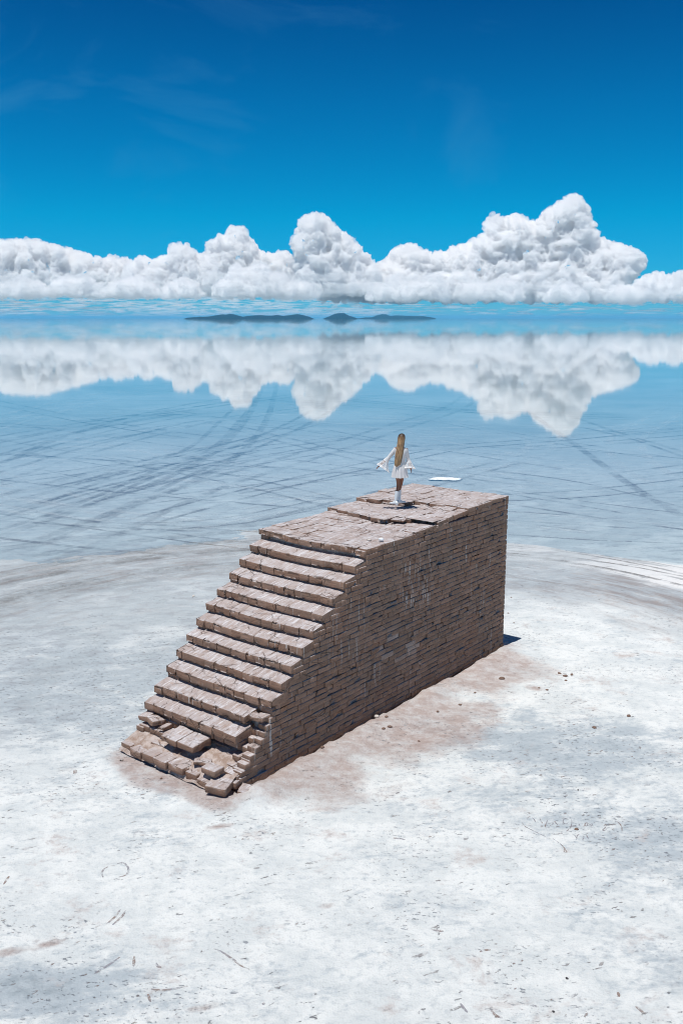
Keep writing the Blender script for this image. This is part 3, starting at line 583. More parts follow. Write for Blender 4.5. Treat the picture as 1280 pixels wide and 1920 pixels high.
# rubble and dirt filling the broken part
gx = np.linspace(.02, 2.9, 60); gy = np.linspace(-4.12, -2.95, 34); XX, YY = np.meshgrid(gx, gy, indexing='ij'); PP = np.stack([XX.ravel(), YY.ravel(), YY.ravel() * 0], 1)
zz = np.interp(PP[:, 1], [-4.12, -3.95, -3.6, -3.3, -2.95], [.08, .24, .37, .44, .55]) + .03 * fbm(PP * 5, 91, 4) - .05 * (PP[:, 0] > 2.6) - .1 * (PP[:, 0] > 2.55) * (PP[:, 1] > -3.4)
ii = np.arange(60 * 34).reshape(60, 34); FF = np.stack([ii[:-1, :-1], ii[1:, :-1], ii[1:, 1:], ii[:-1, 1:]], -1).reshape(-1, 4).tolist()
V2 = np.stack([PP[:, 0], PP[:, 1], zz], 1)
mesh('rubble_fill', V2, [tuple(f) for f in FF], M_fill, ST)
# ---- loose bricks that have come away
def loose(c, size, rz, rx=0, ry=0, lab='', wear=.012):
    B = Bricks(); B.add((0, 0, 0), size, r=.018, res=.04, wear=wear, seed=rb.randint(1, 99)); o = B.build('loose_brick', M_brick); o.location = c; o.rotation_euler = (rx, ry, rz)
    tag(o, lab, 'brick', 'loose bricks on the broken bottom steps')
loose((2.49, -3.90, .365), (.36, .26, .13), .03, .02, -.02, 'thick brick sitting loose on top of the rubble of the lowest step')
loose((2.77, -4.0, .175), (.42, .38, .15), .35, .05, .04, 'biggest fallen block lying flat at the foot of the stairs, nearest corner')
loose((2.74, -3.58, .27), (.36, .28, .10), .12, .08, .10, 'flat curved brick chip just behind the biggest fallen block')
loose((2.80, -2.90, 1.14), (.27, .30, .09), .10, -.06, -.10, 'tilted brick bridging a dark hole at the right end of a low step')
loose((2.58, -2.93, 1.15), (.24, .24, .06), -.15, -.03, .18, 'small slipped brick beside the dark hole at the end of a low step')
loose((.14, -3.47, .62), (.26, .26, .11), .10, .06, -.12, 'small leaning brick at the left end of the second lowest step')
loose((.44, -3.50, .62), (.28, .28, .12), -.25, -.10, .10, 'chipped brick tipped forward beside the leaning one at the left end')
loose((.72, -3.50, .56), (.16, .30, .09), .12, 0, 0, 'pale small brick wedged next to the broken slab of the second lowest step')
loose((2.06, -3.74, .33), (.34, .26, .08), .7, -.14, .06, 'thin tilted brick slab leaning over the front row of the lowest step')
loose((2.10, 2.55, 3.945), (.34, .26, .06), .22, .03, 0, 'thin square brick lying by itself on the platform beside the low lip')
loose((.35, -4.31, .035), (.1, .1, .07), .4, 0, .1, 'small brick lump at the foot of the left corner', .02)
loose((3.10, -3.70, .07), (.20, .30, .12), .5, .1, .25, 'fallen brick half buried in dirt where the long wall begins', .02)


# ================================================================== small things on the ground
def lump(name, c, size, mat, rz=0, seed=0, sub=2, flat=0.5, rough_=.25):
    bm = bmesh.new(); bmesh.ops.create_icosphere(bm, subdivisions=sub, radius=1); V = np.array([v.co[:] for v in bm.verts]); F = [tuple(v.index for v in f.verts) for f in bm.faces]; bm.free()
    V = V * (1 + rough_ * fbm(V * 1.6 + seed * 5.1, seed, 3))[:, None]; V[:, 2] = np.maximum(V[:, 2], -flat); V = V * np.array(size)
    o = mesh(name, V, F, mat); o.location = c; o.rotation_euler = (0, 0, rz); return o
M_salt = plain('crusted_salt', (.84, .86, .87), .9, .05, 30, .2, .4); M_clod = plain('brown_clod', (.20, .13, .10), .95, .25, 40, .1, .5); M_pale = plain('pale_stone', (.66, .60, .54), .9, .1, 40, .2, .3)
M_darkpeb = plain('dark_pebble', (.05, .045, .05), .8, .2, 40, .3)
def on(px, py): p = at(px, py, 0.0); return (p.x, p.y, gz(p.x, p.y))
o = lump('salt_mound', (0, 0, 0), (.86, .40, .035), M_salt, HEAD + .05, 3, 4, .3, .5); p = at(833, 897, -.05); o.location = (p.x, p.y, -.07)
tag(o, 'low bright white patch of dry salt rising from the shallow water behind the stairs', 'salt mound')
clods = [(1048, 1263, 3), (1059, 1268, 4), (1071, 1266, 3), (1060, 1276, 2.4), (940, 1273, 5), (1178, 1343, 3.5), (1113, 1365, 3.5), (862, 1322, 3), (820, 1336, 2.5), (700, 1347, 4), (712, 1343, 3), (690, 1353, 3), (724, 1352, 3), (730, 1368, 3.5), (719, 1372, 3), (1010, 1290, 2.2), (1025, 1294, 2.5), (958, 1120, 2), (952, 1150, 2.2), (963, 1168, 1.8), (604, 1410, 3), (890, 1300, 2.2), (785, 1390, 2), (1080, 1555, 2.5)]
for i, (px, py, r) in enumerate(clods):
    x_, y_, z_ = on(px, py); s_ = r / 78
    tag(lump('dirt_clod', (x_, y_, z_ + s_ * .12), (s_ * 1.2, s_, s_ * .6), M_clod, i, i, 2), 'small dark brown crumb of dirt on the pale salt to the right of the staircase', 'dirt clod', 'dark crumbs of dirt scattered on the salt')
for (px, py, s_, m, nm, lab) in ((363, 1118, .045, M_pale, 'stone', 'small cream stone lying on damp grey salt left of the stairs'), (657, 1338, .06, M_pale, 'stone', 'pale chip of brick resting against the foot of the long wall'),
                                 (303, 1465, .03, M_clod, 'stone', 'tiny brown stone in front of the lowest step'), (1062, 1836, .021, M_darkpeb, 'pebble', 'small black pebble low on the right of the white salt, upper of two'),
                                 (1037, 1898, .019, M_darkpeb, 'pebble', 'small black pebble at the bottom edge of the white salt, lower of two'), (1083, 1481, .02, M_darkpeb, 'pebble', 'small dark pebble on grey salt above the scratched writing')):
    x_, y_, z_ = on(px, py)
    if px == 657: x_, y_ = WX + .10, y_ + .1; z_ = gz(x_, y_) + .03
    tag(lump(nm, (x_, y_, z_ + s_ * .2), (s_, s_ * .8, s_ * .6), m, px, px % 9, 2), lab, 'stone')
o = lump('stone', (2.45, 1.02, 3.90), (.06, .045, .04), M_salt, .3, 4, 2); p = at(714, 1013, 3.88); o.location = (p.x, p.y, 3.895); tag(o, 'small bright white salt stone on the platform near the long wall edge', 'stone')
o = lump('stone', (0, 0, 0), (.05, .04, .025), M_pale, .8, 7, 2); p = at(692, 1013, 3.87); o.location = (p.x, p.y, 3.875); tag(o, 'flat pinkish stone on the platform left of the bright white one', 'stone')
# writing scratched in the salt inside a heart-like outline, strokes copied from the photograph
t = NT('scratched_salt'); p = t.pos(); n = t.noise(p, 14, 5, .7); mx = t.n('ShaderNodeMixShader'); t.l(t.ramp(n, .36, .6, .05, .75), mx.inputs[0])
t.l(t.n('ShaderNodeBsdfTransparent').outputs[0], mx.inputs[1]); t.l(t.bsdf(t.mix(t.ramp(t.noise(p, 3, 3), .45, .6), (.34, .33, .36), (.32, .235, .2)), .95, None, .1), mx.inputs[2]); M_scr = t.end(mx.outputs[0])
def strokes(name, S, w, ox=940, oy=1500, k=1280 / 260, lift=.004):
    V = []; F = []
    for st in S:
        P = smooth_line([at(ox + a / k, oy + b / k, 0) for a, b in st], max(4, 5 * len(st)))
        b0 = len(V); n = len(P)
        for i, q in enumerate(P):
            d = P[min(i + 1, n - 1)] - P[max(i - 1, 0)]; d.z = 0; d.normalize(); s_ = Vector((-d.y, d.x, 0)) * (w * (.35 + .65 * math.sin(math.pi * (i + .5) / n)) / 2)
            for q2 in (q + s_, q - s_): V.append((q2.x, q2.y, gz(q2.x, q2.y) + lift))
            if i: a0 = b0 + 2 * (i - 1); F.append((a0, a0 + 1, a0 + 3, a0 + 2))
    return mesh(name, V, F, M_scr, smooth=False)
S = [[(235, 140), (265, 125), (295, 122)], [(237, 185), (240, 168), (262, 157)], [(280, 168), (298, 185), (310, 210)], [(350, 172), (362, 200), (378, 222)], [(420, 188), (412, 215), (402, 235), (402, 255), (415, 266)],
     [(445, 240), (468, 225), (485, 200)], [(488, 195), (500, 215), (518, 235)], [(605, 175), (575, 178), (566, 200), (580, 220), (610, 218)], [(642, 175), (645, 205), (640, 240), (632, 256), (605, 285), (592, 292)], [(618, 245), (660, 242), (690, 230)],
     [(715, 220), (712, 235)], [(745, 240), (765, 238), (770, 215), (792, 212), (782, 245)], [(790, 215), (815, 225), (828, 243)], [(830, 215), (840, 240)], [(940, 240), (955, 222), (960, 245), (930, 275), (950, 278), (965, 268)], [(985, 232), (1010, 225), (1020, 240)],
     [(190, 215), (210, 245), (290, 290), (370, 330), (440, 358)], [(1040, 190), (1080, 210), (1105, 250), (1108, 298)], [(1000, 362), (1040, 350), (1062, 338)], [(515, 320), (545, 310), (575, 325)], [(675, 335), (690, 350), (685, 372)], [(690, 350), (700, 325), (715, 318)],
     [(745, 372), (755, 340), (748, 330)], [(780, 318), (790, 340), (800, 362)], [(470, 360), (530, 400), (580, 450), (590, 475)], [(580, 450), (575, 480), (600, 485), (585, 460)], [(880, 362), (918, 366)]]
WR = tag(empty('scratched_writing', at(1070, 1550, 0)), 'faint thin handwriting scratched into the salt inside a rounded outline', 'writing')
bpy.context.view_layer.update()
for st in S:
    o = strokes('stroke', [st], .022); o.parent = WR; o.matrix_parent_inverse = WR.matrix_world.inverted()
S2 = [[(440, 240), (462, 236), (478, 250), (482, 268), (470, 284), (445, 290)], [(405, 252), (390, 262), (382, 275), (388, 290)]]
tag(strokes('scratched_ring', S2, .035, 0, 1500, 2), 'broken curl like a letter C drawn in the white salt at lower left', 'scratch mark')
tag(strokes('scratched_line', [[(800, 558), (830, 570), (862, 592), (880, 605), (905, 625), (935, 638)]], .035, 0, 1500, 2), 'long thin dark scratch across the white salt near the bottom edge', 'scratch mark')
S3 = [[(372, 912), (368, 935)], [(378, 912), (374, 938)], [(384, 914), (380, 938)]]
tag(strokes('scratched_tally', S3, .02, 0, 1100, 2.6667), 'three short parallel scratches in the salt left of the lowest step', 'scratch mark')
for i, st in enumerate(([(15, 320), (28, 300), (36, 288)], [(352, 655), (400, 625), (450, 590)], [(504, 588), (502, 628)], [(585, 612), (592, 625), (606, 630)], [(400, 465), (430, 440), (452, 410)], [(420, 470), (455, 440), (472, 415)], [(555, 730), (565, 760)], [(982, 767), (995, 765)], [(560, 710), (620, 715), (705, 700)])):
    tag(strokes('scratch', [st], .04, 0, 1500, 2), 'short brown gouge in the white salt at the lower left', 'scratch mark', 'short gouges in the lower left salt')
for i, st in enumerate(([(336, 685), (360, 690), (382, 692)], [(518, 770), (535, 764), (558, 762)], [(445, 965), (458, 985), (472, 1000)], [(1100, 975), (1120, 992), (1138, 1008)], [(560, 992), (580, 1012), (602, 1020)], [(705, 970), (738, 978)], [(1035, 922), (1040, 940)], [(193, 343), (215, 345), (238, 349)])):
    tag(strokes('scratch', [st], .04, 640, 1400, 2), 'short dark gouge in the white salt at the lower right', 'scratch mark', 'short gouges in the lower right salt')

# ================================================================== woman on the platform
UX = Vector((math.cos(HEAD), math.sin(HEAD), 0)); VX = Vector((-math.sin(HEAD), math.cos(HEAD), 0))
foot = at(742, 946, 4.105)
person_loc = Vector((foot.x, foot.y, 4.105))
M_skin = plain('tanned_skin', (.27, .115, .068), .5, .05, 8, .4)
def mat_cloth(lace=False):
    t = NT('white_lace' if lace else 'white_cotton'); p = t.n('ShaderNodeTexCoord').outputs['Object']; n = t.noise(t.mp(p, (60, 60, 6)), 1, 3)
    d = t.bsdf((.93, .92, .90), .85, t.bump(n, .3, .01), .2); tl = t.n('ShaderNodeBsdfTranslucent'); tl.inputs[0].default_value = (.92, .9, .88, 1)
    m1 = t.n('ShaderNodeMixShader'); m1.inputs[0].default_value = .25; t.l(d, m1.inputs[1]); t.l(tl.outputs[0], m1.inputs[2])
    if not lace: return t.end(m1.outputs[0])
    v = t.vor(p, 34, 'F1'); tr = t.n('ShaderNodeBsdfTransparent'); m2 = t.n('ShaderNodeMixShader'); t.l(t.ramp(v, .25, .55, .15, .6), m2.inputs[0]); t.l(m1.outputs[0], m2.inputs[1]); t.l(tr.outputs[0], m2.inputs[2])
    return t.end(m2.outputs[0])
M_cloth, M_lace = mat_cloth(), mat_cloth(True)
M_boot = plain('white_leather', (.80, .84, .85), .35, .03, 6, .5)
def mat_hair():
    t = NT('blond_hair'); p = t.n('ShaderNodeTexCoord').outputs['Object']; n = t.noise(t.mp(p, (70, 70, 3)), 1, 4, .6); sx = t.n('ShaderNodeSeparateXYZ'); t.l(p, sx.inputs[0])
    c = t.mix(t.ramp(n, .35, .65), (.15, .08, .035), (.50, .31, .15)); c = t.mix(t.ramp(t.math('ADD', sx.outputs[2], t.mul(n, .12)), 1.64, 1.78), c, (.05, .03, .018))
    return t.end(t.bsdf(c, .45, t.bump(n, .6, .01), .5))
M_hair = mat_hair()
def L3(u, v, z): return (UX * u + VX * v + Vector((0, 0, z)))[:]
def skin_mesh(name, nodes, edges, mat, parent, sub=2):
    me = bpy.data.meshes.new(name); me.from_pydata([L3(*n[:3]) for n in nodes], edges, []); o = bpy.data.objects.new(name, me); C.objects.link(o)
    md = o.modifiers.new('skin', 'SKIN'); md.use_smooth_shade = True
    for i, n in enumerate(nodes): me.skin_vertices[0].data[i].radius = (n[3], n[3] if len(n) < 5 else n[4])
    me.skin_vertices[0].data[0].use_root = True
    ss = o.modifiers.new('sub', 'SUBSURF'); ss.levels = ss.render_levels = sub
    dg = bpy.context.evaluated_depsgraph_get(); m2 = bpy.data.meshes.new_from_object(o.evaluated_get(dg)); o.modifiers.clear(); o.data = m2; m2.materials.clear(); m2.materials.append(mat)
    m2.polygons.foreach_set('use_smooth', [True] * len(m2.polygons)); o.parent = parent; return o
PE = tag(empty('person', person_loc), 'woman with very long blond hair in a short white dress and white boots, arms held out, on the platform', 'person')
PE['label'] = 'woman with long blond hair in short white dress and boots standing on the platform'
Nd = [(.085, 0, .93, .105), (.085, .0, 1.06, .085), (.095, .005, 1.20, .095), (.10, .0, 1.33, .085), (.105, .01, 1.415, .045), (.115, .02, 1.49, .05), (.12, .03, 1.57, .082), (.125, .03, 1.645, .072),   # 0-7 spine, head
      (.02, 0, .88, .085), (.055, .03, .50, .046), (.03, -.01, .32, .044), (-.01, -.03, .09, .030),                # 8-11 left leg
      (.155, .02, .88, .085), (.125, .13, .50, .046), (.075, .13, .32, .044), (.085, .10, .09, .030),           # 12-15 right leg
      (-.03, .0, 1.345, .052), (-.19, .03, 1.15, .036), (-.37, .0, .985, .023), (-.41, -.01, .955, .026),      # 16-19 left arm, palm
      (.225, .0, 1.335, .052), (.285, .03, 1.11, .036), (.325, -.03, .94, .023), (.34, -.035, .90, .026)]      # 20-23 right arm, palm
Ed = [(0, 1), (1, 2), (2, 3), (3, 4), (4, 5), (5, 6), (6, 7), (0, 8), (8, 9), (9, 10), (10, 11), (0, 12), (12, 13), (13, 14), (14, 15), (3, 16), (16, 17), (17, 18), (18, 19), (3, 20), (20, 21), (21, 22), (22, 23)]
fd = Vector((math.sin(R(48)), math.cos(R(48)), 0))   # where the face looks, in (right, away)
def add_chain(root, pts):
    a = root
    for q in pts: Nd.append(q); Ed.append((a, len(Nd) - 1)); a = len(Nd) - 1
add_chain(6, [(.12 + fd.x * .085, .03 + fd.y * .085, 1.575, .018), (.12 + fd.x * .105, .03 + fd.y * .105, 1.565, .011)])
add_chain(5, [(.115 + fd.x * .06, .02 + fd.y * .06, 1.50, .03)])
for root, ux, sg in ((19, (-.75, -.1, -.65), -1), (23, (.25, -.1, -.97), 1)):
    o_ = Nd[root]; d = Vector(ux).normalized(); sd = Vector((0, 1, 0)).cross(d).normalized(); sd2 = d.cross(sd)
    for k, (off, ln) in enumerate(((-.024, .060), (-.008, .072), (.008, .068), (.023, .052))):
        b = Vector(o_[:3]) + d * .045 + sd2 * off; p1 = b + d * ln * .5; p2 = b + d * ln + sd * (.012 * sg)
        add_chain(root, [(*b, .0095), (*p1, .0085), (*p2, .007)])
    b = Vector(o_[:3]) + d * .008 + sd2 * -.034; add_chain(root, [(*b, .011), (*(b + d * .03 - sd2 * .012), .009), (*(b + d * .052 - sd2 * .014), .0075)])
body = skin_mesh('body', Nd, Ed, M_skin, PE)
def rings(path, n=28):   # path: list of (center(u,v,z), ru, rv, tilt vector or None, fn(theta)->scale)
    V = []; F = []
    for (c, ru, rv, ax, fn) in path:
        ax = Vector(ax).normalized(); a = ax.cross(Vector((0, 1, 0))); a = (a if a.length > .05 else Vector((1, 0, 0))).normalized(); b = ax.cross(a)
        for i in range(n):
            th = 2 * math.pi * i / n; s_ = fn(th) if fn else 1; q = Vector(c) + a * (math.cos(th) * ru * s_) + b * (math.sin(th) * rv * s_); V.append(L3(*q))
    for j in range(len(path) - 1):
        for i in range(n): F.append((j * n + i, j * n + (i + 1) % n, (j + 1) * n + (i + 1) % n, (j + 1) * n + i))
    return V, F
pleat = lambda amp, k=13, ph=0: (lambda th: 1 + amp * math.sin(k * th + ph) + amp * .5 * math.sin(5 * th + 1))
Z_ = (0, 0, 1)
pth = [((.108, .01, 1.425), .050, .050, Z_, None), ((.105, .005, 1.395), .085, .07, Z_, None), ((.10, .0, 1.365), .155, .085, Z_, None), ((.098, .0, 1.32), .165, .105, Z_, None), ((.095, .0, 1.22), .145, .118, Z_, None), ((.09, .0, 1.12), .122, .108, Z_, None), ((.088, .0, 1.05), .118, .10, Z_, None),
       ((.086, .0, 1.0), .132, .112, Z_, pleat(.01)), ((.086, .0, .92), .155, .135, Z_, pleat(.03)), ((.086, .005, .82), .172, .155, Z_, pleat(.055)), ((.088, .01, .74), .184, .17, Z_, pleat(.08)), ((.09, .01, .675), .192, .178, Z_, pleat(.10))]
V, F = rings(pth, 78); dress = mesh('dress', V, F, M_cloth, PE)
def sleeve(sh_, el, wr, drop, lab):
    sh_, el, wr = Vector(sh_), Vector(el), Vector(wr); a1 = el - sh_; a2 = wr - el; dn = Vector(drop)
    P = [(sh_ - a1 * .12, .055, .06, a1, None), (sh_ + a1 * .3, .052, .055, a1, None), (sh_ + a1 * .75, .045, .048, a1, None), (el + dn * .01, .046, .05, a1 + a2, None)]
    q = []
    for f, rr_, am in ((.25, .052, .02), (.45, .066, .04), (.65, .092, .08), (.85, .12, .12), (1.0, .145, .16)):
        q.append((el + a2 * f + dn * (rr_ - .04), rr_ * 1.12, rr_ * .75, a2 + dn * (.02 + f * .05), pleat(am, 7, f)))
    V, F = rings(P + q[:2], 56); s1 = mesh('sleeve', V, F, M_cloth, dress); V, F = rings(q[1:4], 56); s2 = mesh('lace_band', V, F, M_lace, dress); V, F = rings(q[3:], 56); s3 = mesh('cuff', V, F, M_cloth, dress)
sleeve((-.03, 0, 1.345), (-.19, .03, 1.15), (-.37, 0, .985), (.35, 0, -.9), 'l'); sleeve((.225, 0, 1.335), (.285, .03, 1.11), (.325, -.03, .94), (-.6, 0, -.5), 'r')
hp = [((.122, .02, 1.735), .012, .012, Z_, None), ((.12, .015, 1.722), .05, .055, Z_, None), ((.118, .01, 1.69), .080, .09, Z_, None), ((.112, .0, 1.62), .094, .105, Z_, None), ((.10, -.02, 1.53), .088, .10, Z_, pleat(.02, 9)), ((.085, -.06, 1.42), .085, .075, Z_, pleat(.04, 9)), ((.065, -.10, 1.30), .088, .05, Z_, pleat(.05, 9)), ((.045, -.115, 1.18), .084, .042, Z_, pleat(.06, 9)),
      ((.03, -.125, 1.08), .074, .034, Z_, pleat(.14, 7)), ((.015, -.13, 1.0), .058, .024, Z_, pleat(.22, 5)), ((.0, -.13, .965), .026, .012, Z_, pleat(.4, 4)), ((-.005, -.13, .945), .006, .005, Z_, None)]
V, F = rings(hp, 64); 
Vn = np.array(V); # open the hair in front of the face
hc = np.array(L3(.12, .03, 1.6)); fdir = np.array(L3(fd.x, fd.y, 0)); dd = (Vn - hc); fr_ = dd @ fdir; zf_ = Vn[:, 2]
push = np.where((zf_ > 1.40) & (zf_ < 1.69), np.maximum(fr_ - .028, 0), 0); Vn = Vn - fdir[None] * push[:, None]
mesh('hair', Vn, F, M_hair, PE)
for sgn in (-1, 1):
    sd = Vector((fd.y, -fd.x, 0)) * (.032 * sgn); c_ = Vector((.12, .03, 1.60)) + fd * .072 + sd
    bm = bmesh.new(); bmesh.ops.create_uvsphere(bm, u_segments=10, v_segments=6, radius=.012); V = [(Vector(v.co) + Vector(L3(*c_)))[:] for v in bm.verts]; F = [tuple(v.index for v in f.verts) for f in bm.faces]; bm.free()
    mesh('eye', V, F, M_darkpeb, PE)
def boot(px_, vy, ank, knee, toe, lift=0):
    toe = Vector((*toe, 0)).normalized(); a = Vector((px_, vy, 0)); ank = Vector(ank); knee = Vector(knee); ax = knee - ank
    P = [(knee, .053, .053, ax, None), (ank + ax * .6, .049, .05, ax, None), (ank + ax * .2, .040, .042, ax, None), (ank, .037, .040, ax, None), (ank - Vector((0, 0, .03)), .038, .042, Z_, None)]
    V, F = rings(P, 24)
    # foot: cross-sections along the toe direction
    secs = [(-.065, .028, .035, .062), (-.05, .036, .0, .085), (.0, .038, .0, .095), (.05, .037, .0, .075), (.10, .042, .0, .055), (.145, .038, .0, .045), (.175, .02, .005, .032)]
    n = 12; b0 = len(V); sx_ = Vector((toe.y, -toe.x, 0))
    for (t_, w_, z0_, z1_) in secs:
        for i in range(n):
            th = 2 * math.pi * i / n; q = a + toe * t_ + sx_ * (math.cos(th) * w_) + Vector((0, 0, (z0_ + z1_) / 2 + .008 + math.sin(th) * (z1_ - z0_) / 2)); V.append(L3(*q))
    for j in range(len(secs) - 1):
        for i in range(n): F.append((b0 + j * n + i, b0 + j * n + (i + 1) % n, b0 + (j + 1) * n + (i + 1) % n, b0 + (j + 1) * n + i))
    F.append(tuple(b0 + i for i in range(n))); F.append(tuple(b0 + (len(secs) - 1) * n + i for i in range(n - 1, -1, -1)))
    b = mesh('boot', V, F, M_boot, PE)
    Bk = Bricks(); Bk.add((0, 0, 0), (.045, .05, .04), r=.006, coarse=True, wear=0); q = Vector(L3(*(a + toe * -.045))); V = np.concatenate(Bk.V) + np.array([q.x, q.y, .022]); mesh('heel', V, Bk.F, M_boot, b)
boot(-.015, -.04, (-.01, -.03, .09), (.03, -.01, .335), (-.75, .66)); boot(.09, .10, (.085, .10, .09), (.077, .13, .335), (.90, .44))

# ================================================================== far islands
def mat_isl():
    t = NT('far_hill'); p = t.pos(); n = t.noise(p, .01, 6, .6); return t.end(t.bsdf(t.mix(t.ramp(n, .35, .65), (.003, .012, .02), (.008, .022, .03)), .95, t.bump(n, .6, 20), .1))
M_isl = mat_isl()
def island(top, base_y, dist, depth, lab):
    # top: (px, height in px) profile; laid out along the real bearing at its distance
    pxs = [a for a, b in top]; c = (pxs[0] + pxs[-1]) / 2; nxx = 120; nyy = 18; V = []; F = []
    for i in range(nxx):
        px = pxs[0] + (pxs[-1] - pxs[0]) * i / (nxx - 1); hpx = np.interp(px, pxs, [b for a, b in top]); d = ray(px, 597); d.z = 0; d.normalize()
        for j in range(nyy):
            f = j / (nyy - 1); r_ = dist + (f - .5) * depth * (.4 + .6 * math.sin(math.pi * i / (nxx - 1)) ** .5)
            q = Vector((CAM.x, CAM.y, 0)) + d * r_; hm = hpx * dist / FPX * math.sin(math.pi * f) ** .8
            hm *= 1 + .35 * (f - .5) * float(vnoise(np.array([[i * .16, j * .5, 2.0]]), 8)[0]); hm += 2.5 * float(vnoise(np.array([[i * .5, j * .9, 5.0]]), 8)[0]) * min(1, hpx / 4)
            V.append((q.x, q.y, max(-.5, hm - .5)))
    for i in range(nxx - 1):
        for j in range(nyy - 1): a = i * nyy + j; F.append((a, a + nyy, a + nyy + 1, a + 1))
    o = mesh('hill', V, F, M_isl); tag(o, lab, 'hill', kind='structure')
island([(343, 0), (352, 2.5), (375, 4), (395, 5), (408, 7), (416, 8.5), (424, 7.5), (433, 9.5), (442, 7.5), (455, 4.5), (470, 6), (485, 7), (498, 6.5), (510, 6), (520, 7.5), (530, 5.5), (545, 7), (558, 9), (570, 6.5), (580, 4), (590, 0)], 597, 9000, 900, '')
island([(604, 0), (612, 3), (622, 7), (632, 10.5), (645, 10.5), (654, 6), (664, 3), (673, 0)], 597, 9500, 500, '')
island([(665, 0), (685, 2.5), (698, 3), (705, 6), (716, 8), (724, 8), (730, 5.5), (745, 6), (770, 5), (795, 4.5), (815, 1.5), (818, 0)], 597, 12600, 700, '')

# ================================================================== clouds (solid cauliflower masses far beyond the salt flat)
PXM = lambda dist: dist / FPX
def cloud(name, outline, base, dist, n, rmax, mat, lab, seed, voxel=25, depthk=1.0, rmin=3.5):
    rn = np.random.RandomState(seed); ox = np.array([a for a, b in outline], float); oy = np.array([b for a, b in outline], float)
    fx = np.arange(ox[0], ox[-1], 1.5); fy2 = np.interp(fx, ox, oy); sp = []
    tries = 0
    while len(sp) < n and tries < n * 30:
        tries += 1
        cx = rn.uniform(ox[0], ox[-1]); ty = np.interp(cx, ox, oy); u = rn.rand() ** 1.6; cy = ty + 2 + (base - ty - 2) * u
        d = np.sqrt((fx - cx) ** 2 + (fy2 - cy) ** 2).min(); d = min(d, cx - ox[0] + 4, ox[-1] - cx + 4, (base - cy) + 5)
        if seed == 5 and cy > 492: d = min(d, (1211 - (cy - 492) * .85 - cx) * .75)
        if d < rmin: continue
        r = min(d, rmax) * rn.uniform(.8, 1.0); sp.append((cx, cy, r, (cy - ty) / max(base - ty, 1)))
    bm0 = bmesh.new(); bmesh.ops.create_icosphere(bm0, subdivisions=2, radius=1); sv = np.array([v.co[:] for v in bm0.verts]); sf = np.array([[v.index for v in f.verts] for f in bm0.faces]); bm0.free()
    V = []; F = []; m = 0
    for (cx, cy, r, f) in sp:
        rm = r * PXM(dist); dd = dist - depthk * (f * 34 - 17) * PXM(dist) + rn.uniform(-1, 1) * rm * 1.7 * depthk
        d = ray(cx, cy); c = CAM + d / math.hypot(d.x, d.y) * dd * 1.0
        c.z = CAM.z + (c.z - CAM.z) * dist / dd if False else c.z
        V.append(sv * rm + np.array(c[:])); F.append(sf + m); m += len(sv)
    me = bpy.data.meshes.new(name); V = np.concatenate(V); F = np.concatenate(F); me.from_pydata(V.tolist(), [], F.tolist()); o = bpy.data.objects.new(name, me); C.objects.link(o)
    rmod = o.modifiers.new('r', 'REMESH'); rmod.mode = 'VOXEL'; rmod.voxel_size = voxel
    dg = bpy.context.evaluated_depsgraph_get(); m2 = bpy.data.meshes.new_from_object(o.evaluated_get(dg)); o.modifiers.clear(); o.data = m2
    N = len(m2.vertices); co = np.empty(N * 3); m2.vertices.foreach_get('co', co); co = co.reshape(-1, 3)
    nr = np.empty(N * 3, np.float32); m2.vertices.foreach_get('normal', nr); nr = nr.reshape(-1, 3)
    def billow(P, s): return 1 - 2 * np.abs(vnoise(P, s))
    k = PXM(dist)
    disp = 6.0 * k * billow(co / (k * 17), 3) + 4.4 * k * billow(co / (k * 8), 4) + 2.3 * k * billow(co / (k * 4.2), 5) + 1.0 * k * billow(co / (k * 2.4), 6) - 3.9 * k
    co = co + nr * disp[:, None]; m2.vertices.foreach_set('co', co.ravel()); m2.polygons.foreach_set('use_smooth', [True] * len(m2.polygons))
    m2.materials.clear(); m2.materials.append(mat); m2.update()
    tag(o, lab, 'cloud', 'cumulus clouds along the horizon'); return o
CD = 25000
cloud('cumulus_cloud', [(-60, 465), (0, 457), (22, 453), (50, 451), (70, 455), (100, 462), (140, 474), (185, 484), (215, 481), (245, 488), (262, 497), (290, 512), (300, 540)], 545, CD, 1100, 14, M_cloud, 'long low cumulus bank at the far left, sloping down to the right', 1)
cloud('cumulus_cloud', [(228, 545), (235, 505), (248, 490), (270, 484), (290, 491), (300, 481), (315, 478), (322, 460), (332, 455), (345, 462), (355, 456), (362, 470), (378, 480), (395, 482), (410, 500), (420, 545)], 548, CD - 1300, 800, 12, M_cloud, 'small ragged cumulus with twin knobs just left of the first tower', 2)
cloud('cumulus_cloud', [(380, 545), (384, 480), (392, 452), (410, 444), (423, 440), (428, 428), (440, 424), (455, 430), (465, 446), (480, 465), (500, 478), (530, 473), (540, 476), (550, 492), (560, 545)], 545, CD + 900, 800, 16, M_cloud, 'rounded dome of cumulus above the left half of the long far island', 3)
cloud('cumulus_cloud', [(552, 550), (559, 500), (561, 440), (563, 418), (568, 408), (580, 404), (600, 401), (612, 410), (625, 425), (640, 437), (652, 443), (665, 455), (680, 475), (695, 487), (712, 505), (720, 550)], 548, CD - 500, 800, 15, M_cloud, 'narrow steep cumulus tower at the middle of the horizon', 4)
